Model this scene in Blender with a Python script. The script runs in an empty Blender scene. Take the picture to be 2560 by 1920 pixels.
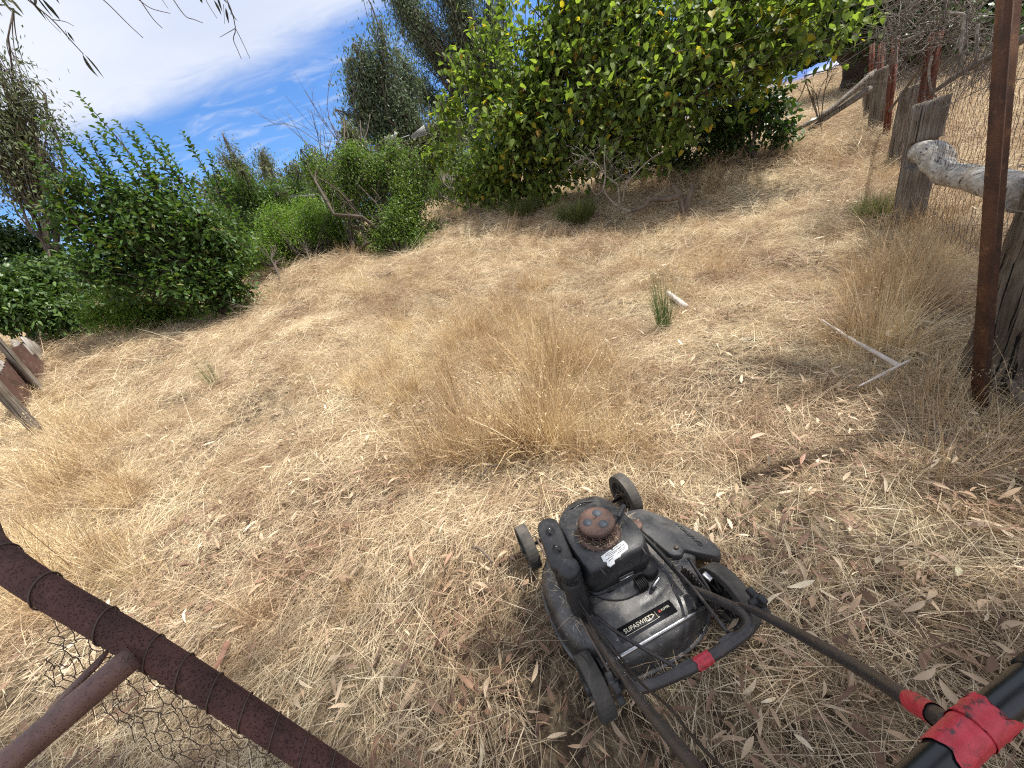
import bpy, math, random
import numpy as np
from mathutils import Vector, Matrix

random.seed(7)
RNG = np.random.default_rng(7)
SC = bpy.context.scene
COL = SC.collection

# ------------------------------------------------------------------ camera
F_PX, CX, CY, CAM_H = 924.0, 1280.0, 960.0, 1.35          # focal length and centre in photograph pixels
_n = np.array([.265, 1.0, (352.0 + .265 * 340.0) / F_PX]); CD = _n / np.linalg.norm(_n)
_z = np.array([0, 0, 1.0]); CF = _z - CD * _z.dot(CD); CF /= np.linalg.norm(CF)
CR = np.cross(CD, CF)
cam_data = bpy.data.cameras.new('camera')
cam = bpy.data.objects.new('camera', cam_data)
COL.objects.link(cam)
SC.camera = cam
cam_data.sensor_width = 36
cam_data.lens = F_PX / 2560 * 36
cam_data.clip_start = .02
cam_data.clip_end = 600
_right = (CR[0], CF[0], -CD[0]); _up = (-CR[1], -CF[1], CD[1]); _back = (-CR[2], -CF[2], CD[2])
cam.matrix_world = Matrix(((_right[0], _up[0], _back[0], 0), (_right[1], _up[1], _back[1], 0),
                           (_right[2], _up[2], _back[2], CAM_H), (0, 0, 0, 1)))

# ------------------------------------------------------------------ light
SUN_AZ, SUN_EL = math.radians(78), math.radians(64)         # azimuth clockwise from +Y (the view direction)
SUN_DIR = np.array([math.sin(SUN_AZ) * math.cos(SUN_EL), math.cos(SUN_AZ) * math.cos(SUN_EL), math.sin(SUN_EL)])
sun_data = bpy.data.lights.new('sun', 'SUN')
sun_data.energy = 4.6
sun_data.angle = math.radians(.53)
sun_data.color = (1, .95, .87)
sun = bpy.data.objects.new('sun', sun_data)
COL.objects.link(sun)
sun.rotation_euler = Vector(-SUN_DIR).to_track_quat('-Z', 'Y').to_euler()
sun.location = (0, 0, 30)
SC.view_settings.view_transform = 'Standard'
SC.view_settings.look = 'None'
SC.view_settings.gamma = 1
SC.view_settings.use_curve_mapping = False
SC.view_settings.exposure = .8
SC.render.engine = 'CYCLES'
SC.cycles.use_denoising = False
SC.cycles.filter_width = 1.15
SC.cycles.max_bounces = 6
SC.cycles.diffuse_bounces = 3
SC.cycles.glossy_bounces = 2
SC.cycles.transmission_bounces = 4
SC.cycles.transparent_max_bounces = 4

world = bpy.data.worlds.new('World')
SC.world = world
world.use_nodes = True
wt = world.node_tree
wt.nodes.clear()


class NT:
    """tiny helper to write node trees"""
    def __init__(s, tree): s.t = tree
    def n(s, typ, **kw):
        nd = s.t.nodes.new(typ)
        for k, v in kw.items():
            if k.startswith('i_'):
                key = k[2:]
                key = int(key) if key.isdigit() else key.replace('_', ' ')
                nd.inputs[key].default_value = v
            else: setattr(nd, k, v)
        return nd
    def l(s, a, b): s.t.links.new(a, b)
    def math(s, op, a, b=None, c=None, clamp=False):
        nd = s.t.nodes.new('ShaderNodeMath'); nd.operation = op; nd.use_clamp = clamp
        for i, v in enumerate((a, b, c)):
            if v is None: continue
            if isinstance(v, (int, float)): nd.inputs[i].default_value = v
            else: s.t.links.new(v, nd.inputs[i])
        return nd.outputs[0]
    def mix(s, f, a, b, blend='MIX'):
        nd = s.t.nodes.new('ShaderNodeMix'); nd.data_type = 'RGBA'; nd.blend_type = blend
        for key, v in ((0, f), (6, a), (7, b)):
            if isinstance(v, (int, float)): nd.inputs[key].default_value = v
            elif isinstance(v, tuple): nd.inputs[key].default_value = (*v, 1) if len(v) == 3 else v
            else: s.t.links.new(v, nd.inputs[key])
        return nd.outputs[2]
    def ramp(s, f, stops):
        nd = s.t.nodes.new('ShaderNodeValToRGB')
        cr = nd.color_ramp
        while len(cr.elements) < len(stops): cr.elements.new(.5)
        for e, (p, c) in zip(cr.elements, stops):
            e.position = p; e.color = (*c, 1) if len(c) == 3 else c
        s.t.links.new(f, nd.inputs[0])
        return nd.outputs[0]
    def noise(s, vec, scale, detail=4, rough=.55, dist=0, out=0):
        nd = s.n('ShaderNodeTexNoise')
        nd.inputs['Scale'].default_value = scale; nd.inputs['Detail'].default_value = detail
        nd.inputs['Roughness'].default_value = rough; nd.inputs['Distortion'].default_value = dist
        if vec is not None: s.t.links.new(vec, nd.inputs['Vector'])
        return nd.outputs[out]
    def mapping(s, vec, scale=(1, 1, 1), rot=(0, 0, 0), loc=(0, 0, 0)):
        nd = s.n('ShaderNodeMapping')
        nd.inputs['Scale'].default_value = scale; nd.inputs['Rotation'].default_value = rot
        nd.inputs['Location'].default_value = loc
        s.t.links.new(vec, nd.inputs['Vector'])
        return nd.outputs[0]
    def smooth(s, v, lo, hi):
        nd = s.n('ShaderNodeMapRange'); nd.interpolation_type = 'SMOOTHSTEP'
        nd.inputs['From Min'].default_value = lo; nd.inputs['From Max'].default_value = hi
        s.t.links.new(v, nd.inputs['Value'])
        return nd.outputs[0]


w = NT(wt)
sky = w.n('ShaderNodeTexSky', sky_type='NISHITA')
sky.sun_disc = False
sky.sun_elevation = SUN_EL
sky.sun_rotation = SUN_AZ
sky.air_density = 1.0
sky.dust_density = .6
sky.ozone_density = 2.5
tc = w.n('ShaderNodeTexCoord')
sep = w.n('ShaderNodeSeparateXYZ'); w.l(tc.outputs['Generated'], sep.inputs[0])
# project the view direction on a cloud layer: (x/z, y/z), real streaks of high cloud
zc = w.math('ADD', w.math('MAXIMUM', sep.outputs[2], .0), .12)
px_ = w.math('DIVIDE', sep.outputs[0], zc); py_ = w.math('DIVIDE', sep.outputs[1], zc)
cmb = w.n('ShaderNodeCombineXYZ'); w.l(px_, cmb.inputs[0]); w.l(py_, cmb.inputs[1])
P2 = cmb.outputs[0]
# bank of cloud: everything on one side of a line on the layer, with a ragged edge
m1 = w.mapping(P2, rot=(0, 0, math.radians(35)), scale=(.35, 1.3, 1))
n1 = w.noise(m1, 1.6, 8, .6, .5)
m2 = w.mapping(P2, rot=(0, 0, math.radians(35)), scale=(.9, 2.2, 1), loc=(3, 1, 0))
n2 = w.noise(m2, 3.4, 8, .62, .9)
edge = w.math('SUBTRACT', w.math('SUBTRACT', 2.06, py_), w.math('MULTIPLY', w.math('MAXIMUM', w.math('ADD', px_, .62), 0), .42))
edge = w.math('ADD', edge, w.math('MULTIPLY', w.math('SUBTRACT', n1, .5), .35))
edge = w.math('ADD', edge, w.math('MULTIPLY', w.math('SUBTRACT', n2, .5), .25))
bank = w.smooth(edge, -.12, .22)
wisp = w.math('MULTIPLY', w.smooth(n2, .46, .80), .6)
mask = w.math('MAXIMUM', bank, wisp)
body = w.noise(w.mapping(P2, scale=(.6, 1.1, 1), rot=(0, 0, .5)), 1.5, 5, .5)
ccol = w.mix(w.smooth(body, .3, .75), (4.2, 4.6, 5.6), (5.5, 5.7, 6.2))
tint = w.mix(1.0, sky.outputs[0], (.53, .79, 1.12), 'MULTIPLY')
skycol = w.mix(w.math('MULTIPLY', mask, .95), tint, ccol)
bg = w.n('ShaderNodeBackground'); bg.inputs[1].default_value = .1
w.l(skycol, bg.inputs[0])
wo = w.n('ShaderNodeOutputWorld'); w.l(bg.outputs[0], wo.inputs[0])

# ------------------------------------------------------------------ pixel -> place
def ray(u, v):
    d = np.array([u - CX, v - CY, F_PX])
    return np.array([d @ CR, d @ CF, -(d @ CD)])

def PD(u, v, d):
    """the point seen at photograph pixel (u, v), d metres away along the ground plan"""
    r = ray(u, v)
    return np.array([0, 0, CAM_H]) + r * (d / math.hypot(r[0], r[1]))

def scale_at(u, v, d):
    """metres per photograph pixel at that place (mean of both directions)"""
    p = PD(u, v, d) - np.array([0, 0, CAM_H])
    rr = np.linalg.norm(p)
    ct = F_PX / math.sqrt(F_PX ** 2 + (u - CX) ** 2 + (v - CY) ** 2)
    return rr * ct ** 1.5 / F_PX

# terrain: a thin-plate surface through surveyed points
CTRL = [(1280, 520, 9.0), (1100, 560, 8.6), (590, 790, 8.0), (1010, 645, 8.5), (740, 680, 9.5), (1715, 530, 7.2),
        (2275, 560, 6.0), (2245, 415, 8.6), (2215, 345, 9.6), (2123, 235, 17), (150, 860, 10), (100, 1090, 6.2),
        (112, 985, 7.4), (1655, 800, 3.7), (1500, 470, 9.4), (1900, 400, 8.8), (2000, 235, 19), (2440, 330, 10.5),
        (2520, 90, 19), (2480, 210, 14), (1280, 800, 4.0), (900, 800, 4.8), (500, 1000, 4.4), (1900, 700, 4.4),
        (2100, 900, 2.75), (300, 900, 7.5), (1500, 640, 5.8), (800, 660, 8.2), (1100, 640, 6.8), (2000, 500, 7.0)]
_cp, _cz = [], []
for u, v, d in CTRL:
    p = PD(u, v, d); _cp.append(p[:2]); _cz.append(p[2])
for a in range(0, 360, 30):
    for r_ in (.6, 1.5):
        _cp.append((r_ * math.sin(math.radians(a)), r_ * math.cos(math.radians(a)))); _cz.append(0)
for x, y, z in [(1.9, 1.3, .0), (-1.6, 1.2, 0), (0, 2.2, .04), (-6, -3, 0), (0, -8, 0), (6, -3, .2), (-15, -10, -.2), (12, -10, .8),
                (0, -30, 0), (-40, -20, .5), (40, -20, 3), (-50, 20, 2.0), (-25, 25, 2.0), (-10, 30, 2.6), (8, 30, 2.9),
                (25, 40, 5), (-30, 60, 3), (0, 60, 3.6), (40, 60, 6), (60, 25, 6.5), (30, 12, 3.8), (60, 0, 5), (-60, -40, 0), (60, -50, 2)]:
    _cp.append((x, y)); _cz.append(z)
_cp = np.array(_cp, float); _cz = np.array(_cz, float)
def _tps(r2): return .5 * r2 * np.log(r2 + 1e-9)
_N = len(_cp)
_A = np.zeros((_N + 3, _N + 3))
_A[:_N, :_N] = _tps(((_cp[:, None] - _cp[None]) ** 2).sum(-1)) + np.eye(_N) * .04
_A[:_N, _N] = 1; _A[:_N, _N + 1:] = _cp
_A[_N, :_N] = 1; _A[_N + 1:, :_N] = _cp.T
_W = np.linalg.solve(_A, np.concatenate([_cz, [0, 0, 0]]))
def _bump(x, y):
    return (.018 * np.sin(x * 1.7 + 1.1 * np.sin(y * 1.3)) * np.cos(y * 1.5 + .7) + .010 * np.sin(x * 4.1 + y * 2.3) * np.cos(y * 3.7 - x * 1.2)
            + .006 * np.sin(x * 9.0 - y * 7.0) * np.sin(y * 8.0 + x * 3))
def TZ(x, y):
    x = np.atleast_1d(np.asarray(x, float)); y = np.atleast_1d(np.asarray(y, float))
    out = np.empty_like(x)
    for i in range(0, len(x), 20000):
        q = np.stack([x[i:i + 20000], y[i:i + 20000]], -1)
        r2 = ((q[:, None] - _cp[None]) ** 2).sum(-1)
        out[i:i + 20000] = _tps(r2) @ _W[:_N] + _W[_N] + q @ _W[_N + 1:]
    rr = np.hypot(x, y)
    return out + _bump(x, y) * np.clip((rr - .8) / 1.5, .3, 1.6)
def gz(x, y): return float(TZ(x, y)[0])
def PG(u, v):
    """where the line of sight at pixel (u, v) meets the ground"""
    r = ray(u, v); h = math.hypot(r[0], r[1])
    ds = np.concatenate([np.linspace(.3, 12, 500), np.linspace(12, 60, 300)[1:]])
    q = np.array([0, 0, CAM_H])[None] + r[None] * (ds / h)[:, None]
    below = q[:, 2] < TZ(q[:, 0], q[:, 1])
    i = int(np.argmax(below)) if below.any() else len(ds) - 1
    return q[i]
def to_px(p):
    d = np.asarray(p, float) - np.array([0, 0, CAM_H])
    x = d @ np.array(_right); y = -(d @ np.array(_up)); z = -(d @ np.array(_back))
    return CX + F_PX * x / z, CY + F_PX * y / z, z

# ------------------------------------------------------------------ mesh helpers
def new_mesh(name, co, faces_flat, sizes, mat=None, smooth=False, attrs=None, mat_idx=None):
    me = bpy.data.meshes.new(name)
    co = np.ascontiguousarray(co, dtype=np.float32)
    me.vertices.add(len(co)); me.vertices.foreach_set('co', co.ravel())
    sizes = np.asarray(sizes, dtype=np.int32); faces_flat = np.asarray(faces_flat, dtype=np.int32)
    me.loops.add(len(faces_flat)); me.loops.foreach_set('vertex_index', faces_flat)
    me.polygons.add(len(sizes))
    starts = np.concatenate([[0], np.cumsum(sizes)[:-1]]).astype(np.int32)
    me.polygons.foreach_set('loop_start', starts)
    try: me.polygons.foreach_set('loop_total', sizes)
    except Exception: pass
    if mat_idx is not None: me.polygons.foreach_set('material_index', np.asarray(mat_idx, dtype=np.int32))
    me.update(calc_edges=True)
    if smooth: me.polygons.foreach_set('use_smooth', np.ones(len(sizes), dtype=bool))
    for k, v in (attrs or {}).items():
        a = me.attributes.new(k, 'FLOAT', 'POINT'); a.data.foreach_set('value', np.asarray(v, dtype=np.float32))
    if mat is not None:
        for m in (mat if isinstance(mat, (list, tuple)) else [mat]): me.materials.append(m)
    me.validate()
    return me

def link(name, me, parent=None, loc=None):
    o = bpy.data.objects.new(name, me)
    COL.objects.link(o)
    if parent is not None: o.parent = parent
    if loc is not None: o.location = loc
    return o

def thing(name, label, cat, loc=(0, 0, 0), rotz=0, group=None):
    o = bpy.data.objects.new(name, None)
    COL.objects.link(o)
    o.empty_display_size = .2
    o.location = tuple(float(c) for c in loc); o.rotation_euler = (0, 0, rotz)
    o['label'] = label; o['category'] = cat
    if group: o['group'] = group
    return o

def tag(o, label=None, cat=None, group=None, kind=None):
    if label: o['label'] = label
    if cat: o['category'] = cat
    if group: o['group'] = group
    if kind: o['kind'] = kind
    return o

def tubes(paths, radii, sides=6, cap=True):
    """many polylines of equal length K -> one vertex/face set. paths (N,K,3), radii (N,K)"""
    P = np.asarray(paths, float); R = np.asarray(radii, float)
    N, K, _ = P.shape
    T = np.gradient(P, axis=1); T /= np.linalg.norm(T, axis=2, keepdims=True) + 1e-9
    mean = T.mean(1); ref = np.where(np.abs(mean[:, 2:3]) > .8, np.array([[1., 0, 0]]), np.array([[0, 0, 1.]]))
    U = np.cross(T, ref[:, None, :]); U /= np.linalg.norm(U, axis=2, keepdims=True) + 1e-9
    V = np.cross(T, U)
    a = np.arange(sides) * 2 * math.pi / sides
    ring = P[:, :, None, :] + R[:, :, None, None] * (np.cos(a)[None, None, :, None] * U[:, :, None, :] + np.sin(a)[None, None, :, None] * V[:, :, None, :])
    co = ring.reshape(-1, 3)
    n, k, s = np.meshgrid(np.arange(N), np.arange(K - 1), np.arange(sides), indexing='ij')
    b = n * K * sides + k * sides
    s2 = (s + 1) % sides
    f = np.stack([b + s, b + s2, b + s2 + sides, b + s + sides], -1).reshape(-1)
    sz = np.full(N * (K - 1) * sides, 4)
    if cap:
        base = np.arange(N)[:, None] * K * sides
        e0 = (base + np.arange(sides)[::-1][None]).reshape(-1)
        e1 = (base + (K - 1) * sides + np.arange(sides)[None]).reshape(-1)
        f = np.concatenate([f, e0, e1]); sz = np.concatenate([sz, np.full(2 * N, sides)])
    return co, f, sz

def merge(parts):
    cos, fs, ss = [], [], []
    off = 0
    for c, f, s in parts:
        cos.append(c); fs.append(np.asarray(f) + off); ss.append(s); off += len(c)
    return np.concatenate(cos), np.concatenate(fs), np.concatenate(ss)

def curve_pts(pts, K):
    """Catmull-Rom through pts, K samples"""
    p = np.asarray(pts, float)
    if len(p) == 2: return p[0] + (p[1] - p[0]) * np.linspace(0, 1, K)[:, None]
    q = np.vstack([2 * p[0] - p[1], p, 2 * p[-1] - p[-2]])
    n = len(p) - 1; out = []
    for t in np.linspace(0, n, K):
        i = min(int(t), n - 1); u = t - i
        a, b, c, d = q[i], q[i + 1], q[i + 2], q[i + 3]
        out.append(.5 * ((2 * b) + (c - a) * u + (2 * a - 5 * b + 4 * c - d) * u * u + (3 * b - a - 3 * c + d) * u ** 3))
    return np.array(out)

def tube_obj(name, pts, r, mat, parent=None, K=None, sides=10, smooth=True, offset=None):
    K = K or (len(pts) if len(pts) > 6 else 14)
    c = curve_pts(pts, K)
    if offset is not None: c = c - np.asarray(offset)
    rr = np.interp(np.linspace(0, 1, K), np.linspace(0, 1, len(r)), r) if hasattr(r, '__len__') else np.full(K, r)
    co, f, s = tubes(c[None], rr[None], sides)
    return link(name, new_mesh(name, co, f, s, mat, smooth), parent)

# leaf templates: (u along, v across, w out of plane)
def tpl_broad():
    v = np.array([(0, 0, 0), (.22, .40, .05), (.22, -.40, .05), (.5, 0, -.02), (.6, .42, .06), (.6, -.42, .06), (1, 0, -.10)])
    f = [(0, 3, 1), (0, 2, 3), (1, 3, 4), (2, 5, 3), (4, 3, 6), (3, 5, 6)]
    return v, f
def tpl_lance():
    v = np.array([(0, 0, 0), (.35, .5, .04), (.35, -.5, .04), (.7, .36, -.02), (.7, -.36, -.02), (1, 0, -.12)])
    f = [(0, 2, 1), (1, 2, 4, 3), (3, 4, 5)]
    return v, f
def tpl_quad():
    v = np.array([(0, 0, 0), (.5, .5, 0), (.5, -.5, 0), (1, 0, -.05)])
    f = [(0, 2, 3, 1)]
    return v, f
def tpl_heart():
    v = np.array([(0, 0, 0), (-.06, .28, .05), (.25, .5, .08), (.62, .34, .03), (1, 0, -.12),
                  (-.06, -.28, .05), (.25, -.5, .08), (.62, -.34, .03), (.3, 0, -.02), (.65, 0, -.05)])
    f = [(0, 8, 2, 1), (8, 9, 3, 2), (9, 4, 3), (0, 5, 6, 8), (8, 6, 7, 9), (9, 7, 4)]
    return v, f

def leaves(P, axis, nrm, length, width, tpl, rnd=None):
    v, f = tpl
    N = len(P)
    A = axis / (np.linalg.norm(axis, axis=1, keepdims=True) + 1e-9)
    B = np.cross(nrm, A); B /= np.linalg.norm(B, axis=1, keepdims=True) + 1e-9
    C = np.cross(A, B)
    L = np.asarray(length)[:, None, None]; W = np.asarray(width)[:, None, None]
    co = P[:, None] + v[None, :, 0:1] * L * A[:, None] + v[None, :, 1:2] * W * B[:, None] + v[None, :, 2:3] * L * C[:, None]
    nv = len(v)
    flat = np.concatenate([np.asarray(x) for x in f]); sz = np.array([len(x) for x in f])
    F = (flat[None] + (np.arange(N) * nv)[:, None]).reshape(-1)
    S = np.tile(sz, N)
    return co.reshape(-1, 3), F, S, (None if rnd is None else np.repeat(rnd, nv))

# ------------------------------------------------------------------ materials
MATS = {}
def mat_new(name):
    m = bpy.data.materials.new(name); m.use_nodes = True
    m.node_tree.nodes.clear()
    MATS[name] = m
    return m, NT(m.node_tree)

def finish(t, shader):
    o = t.n('ShaderNodeOutputMaterial'); t.l(shader, o.inputs[0])

def mat_leaf(name, stops, trans=.35, rough=.45, spec=.4, tcol=(1.15, 1.25, .55)):
    """stops: colour ramp over the per-leaf random 'rnd'"""
    m, t = mat_new(name)
    at = t.n('ShaderNodeAttribute', attribute_name='rnd')
    oi = t.n('ShaderNodeObjectInfo')
    v = t.math('FRACT', t.math('ADD', at.outputs['Fac'], t.math('MULTIPLY', oi.outputs['Random'], .999)))
    col = t.ramp(v, stops)
    geo = t.n('ShaderNodeNewGeometry')
    nz = t.noise(geo.outputs['Position'], 9, 3)
    col = t.mix(t.smooth(nz, .3, .75), t.mix(1, col, (.72, .78, .7), 'MULTIPLY'), col)
    p = t.n('ShaderNodeBsdfPrincipled'); t.l(col, p.inputs['Base Color'])
    p.inputs['Roughness'].default_value = rough; p.inputs['Specular IOR Level'].default_value = spec
    tr = t.n('ShaderNodeBsdfTranslucent'); t.l(t.mix(1, col, tcol, 'MULTIPLY'), tr.inputs[0])
    mx = t.n('ShaderNodeMixShader'); mx.inputs[0].default_value = trans
    t.l(p.outputs[0], mx.inputs[1]); t.l(tr.outputs[0], mx.inputs[2])
    finish(t, mx.outputs[0])
    return m

def mat_simple(name, col, rough=.6, metal=0, spec=.5, var=.25, scale=30, bump=0, bscale=60, col2=None, stretch=(1, 1, 1), coat=0, space='Object'):
    m, t = mat_new(name)
    tcn = t.n('ShaderNodeTexCoord')
    vec = t.mapping(tcn.outputs[space], scale=stretch)
    nz = t.noise(vec, scale, 6, .6)
    c2 = col2 or tuple(c * (1 - var) for c in col)
    c = t.mix(t.smooth(nz, .35, .65), c2, col)
    p = t.n('ShaderNodeBsdfPrincipled'); t.l(c, p.inputs['Base Color'])
    p.inputs['Metallic'].default_value = metal; p.inputs['Specular IOR Level'].default_value = spec
    p.inputs['Coat Weight'].default_value = coat
    r = t.math('ADD', t.math('MULTIPLY', nz, .25), rough - .12); t.l(r, p.inputs['Roughness'])
    if bump:
        b = t.n('ShaderNodeBump'); b.inputs['Strength'].default_value = bump; b.inputs['Distance'].default_value = .01
        t.l(t.noise(vec, bscale, 5, .65), b.inputs['Height']); t.l(b.outputs[0], p.inputs['Normal'])
    finish(t, p.outputs[0])
    return m

def mat_straw(name, stops, trans=.25, rough=.7):
    m, t = mat_new(name)
    at = t.n('ShaderNodeAttribute', attribute_name='rnd')
    oi = t.n('ShaderNodeObjectInfo')
    v = t.math('FRACT', t.math('ADD', at.outputs['Fac'], t.math('MULTIPLY', oi.outputs['Random'], .35)))
    col = t.ramp(v, stops)
    geo = t.n('ShaderNodeNewGeometry')
    # broad natural patches: paler and browner hay
    nz = t.noise(geo.outputs['Position'], .9, 4, .6)
    nz2 = t.noise(geo.outputs['Position'], 3.3, 5, .65)
    col = t.mix(t.smooth(nz2, .42, .66), col, t.mix(1, col, (.70, .62, .57), 'MULTIPLY'))
    col = t.mix(t.smooth(nz, .3, .7), t.mix(1, col, (.80, .73, .68), 'MULTIPLY'), t.mix(1, col, (1.05, 1.04, 1.0), 'MULTIPLY'))
    d = t.n('ShaderNodeBsdfPrincipled'); t.l(col, d.inputs['Base Color']); d.inputs['Roughness'].default_value = rough
    d.inputs['Specular IOR Level'].default_value = .35
    tr = t.n('ShaderNodeBsdfTranslucent'); t.l(col, tr.inputs[0])
    mx = t.n('ShaderNodeMixShader'); mx.inputs[0].default_value = trans
    t.l(d.outputs[0], mx.inputs[1]); t.l(tr.outputs[0], mx.inputs[2])
    finish(t, mx.outputs[0])
    return m

M_STRAW = mat_straw('dry_straw', [(0, (.20, .14, .09)), (.2, (.44, .345, .23)), (.45, (.72, .60, .42)), (.8, (.88, .78, .59)), (1, (.40, .34, .26))])
M_STRAW_P = mat_straw('fresh_cut_straw', [(0, (.34, .26, .16)), (.2, (.62, .51, .34)), (.45, (.86, .75, .53)), (.8, (.93, .86, .66)), (1, (.58, .50, .38))])
M_STRAW_G = mat_straw('standing_dry_grass', [(0, (.18, .12, .06)), (.22, (.50, .37, .20)), (.5, (.80, .64, .38)), (.8, (.92, .81, .58)), (1, (.44, .33, .20))], .25)
M_GREENGRASS = mat_leaf('green_grass_blades', [(0, (.10, .16, .04)), (.6, (.17, .22, .07)), (1, (.40, .34, .15))], .3, .5)
M_BROWNLEAF = mat_straw('brown_litter', [(0, (.10, .06, .04)), (.4, (.20, .125, .085)), (.8, (.34, .22, .15)), (1, (.16, .11, .08))], .05, .7)
M_GUMLEAF_DRY = mat_straw('dry_gum_leaf', [(0, (.30, .20, .14)), (.2, (.50, .38, .26)), (.45, (.66, .55, .40)), (.7, (.78, .70, .53)), (.8, (.50, .33, .25)), (.88, (.40, .28, .20)), (1, (.64, .64, .44))], .15, .5)
M_BARK = mat_simple('grey_brown_bark', (.17, .13, .10), .85, var=.5, scale=12, bump=.8, bscale=40, stretch=(1, 1, .3))
M_TWIG = mat_simple('dead_twig_bark', (.34, .30, .26), .8, var=.5, scale=40, bump=.3)
M_DARKBARK = mat_simple('dark_limb_bark', (.10, .075, .055), .85, var=.4, scale=20, bump=.6)
M_PALEBARK = mat_simple('pale_gum_bark', (.40, .35, .29), .8, var=.45, scale=8, bump=.4, stretch=(1, 1, .3))

# ------------------------------------------------------------------ ground
m, t = mat_new('hillside_soil_and_thatch')
tcn = t.n('ShaderNodeTexCoord')
big = t.noise(tcn.outputs['Object'], .8, 5, .6)
fine = t.noise(tcn.outputs['Object'], 14, 8, .7, .4)
str_ = t.noise(t.mapping(tcn.outputs['Object'], scale=(3, 1, 1), rot=(0, 0, .6)), 30, 6, .7, 1.0)
soil = t.mix(t.smooth(fine, .3, .7), (.06, .042, .03), (.17, .12, .08))
hay = t.mix(t.smooth(str_, .35, .65), (.22, .16, .10), (.50, .40, .25))
c = t.mix(t.smooth(t.math('ADD', t.math('MULTIPLY', fine, .6), t.math('MULTIPLY', big, .5)), .45, .62), soil, hay)
p = t.n('ShaderNodeBsdfPrincipled'); t.l(c, p.inputs['Base Color']); p.inputs['Roughness'].default_value = .95
p.inputs['Specular IOR Level'].default_value = .1
b = t.n('ShaderNodeBump'); b.inputs['Strength'].default_value = .9; b.inputs['Distance'].default_value = .03
t.l(t.math('ADD', fine, str_), b.inputs['Height']); t.l(b.outputs[0], p.inputs['Normal'])
finish(t, p.outputs[0])
M_GROUND = m
_rr = np.concatenate([[0], np.geomspace(.25, 300, 150)])
_aa = np.linspace(0, 2 * math.pi, 241)[:-1]
RRg, AAg = np.meshgrid(_rr[1:], _aa, indexing='ij')
X = RRg * np.sin(AAg); Y = RRg * np.cos(AAg)
Z = TZ(X.ravel(), Y.ravel()).reshape(X.shape)
far = np.clip((RRg - 60) / 60, 0, 1)
Z = Z * (1 - far) + 3.0 * far
co = np.concatenate([[[0, 0, gz(0, 0)]], np.stack([X, Y, Z], -1).reshape(-1, 3)])
nA = len(_aa); nR = len(_rr) - 1
i, j = np.meshgrid(np.arange(nR - 1), np.arange(nA), indexing='ij')
j2 = (j + 1) % nA
f = np.stack([1 + i * nA + j, 1 + i * nA + j2, 1 + (i + 1) * nA + j2, 1 + (i + 1) * nA + j], -1)[..., ::-1].reshape(-1)
jj = np.arange(nA)
f0 = np.stack([np.zeros(nA, int), 1 + (jj + 1) % nA, 1 + jj], -1).reshape(-1)
me = new_mesh('ground', co, np.concatenate([f0, f]), np.concatenate([np.full(nA, 3), np.full((nR - 1) * nA, 4)]), M_GROUND, True)
GROUND = tag(link('ground', me), 'sloping ground of bare soil and matted dry hay', kind='structure')

# ------------------------------------------------------------------ dry grass: clump meshes scattered over the ground
def ribbon_clump(name, base, az, el, length, width, bend, mat, rnd, droop=.6, K=4):
    """curved two-sided ribbons; base (N,3)"""
    N = len(base)
    tt = np.linspace(0, 1, K)
    d0 = np.stack([np.cos(az) * np.cos(el), np.sin(az) * np.cos(el), np.sin(el)], -1)
    side = np.stack([-np.sin(az), np.cos(az), np.zeros(N)], -1)
    P = base[:, None] + d0[:, None] * (length[:, None] * tt)[..., None]
    P = P + side[:, None] * (bend[:, None] * length[:, None] * tt ** 2)[..., None]
    P[..., 2] -= droop[:, None] * length[:, None] * tt ** 2.2 if hasattr(droop, '__len__') else droop * length[:, None] * tt ** 2.2 * np.cos(el)[:, None]
    P[..., 2] = np.maximum(P[..., 2], -.01)
    tw = RNG.uniform(0, math.pi, N)
    wv = side * np.cos(tw)[:, None] + np.array([0, 0, 1.]) * np.sin(tw)[:, None]
    W = width[:, None] * (1 - .75 * tt)[None]
    A = P + wv[:, None] * W[..., None] * .5; B = P - wv[:, None] * W[..., None] * .5
    co = np.stack([A, B], 2).reshape(-1, 3)
    n, k = np.meshgrid(np.arange(N), np.arange(K - 1), indexing='ij')
    b = n * K * 2 + k * 2
    f = np.stack([b, b + 1, b + 3, b + 2], -1).reshape(-1)
    return co, f, np.full(N * (K - 1), 4), np.repeat(rnd, K * 2), P

def clump_mesh(name, parts, mats):
    co, f, s = merge([(a, b_, c_) for a, b_, c_, _, _ in parts])
    rnd = np.concatenate([p_[3] for p_ in parts])
    mi = np.concatenate([np.full(len(p_[2]), p_[4]) for p_ in parts])
    return new_mesh(name, co, f, s, mats, False, {'rnd': rnd}, mi)

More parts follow.
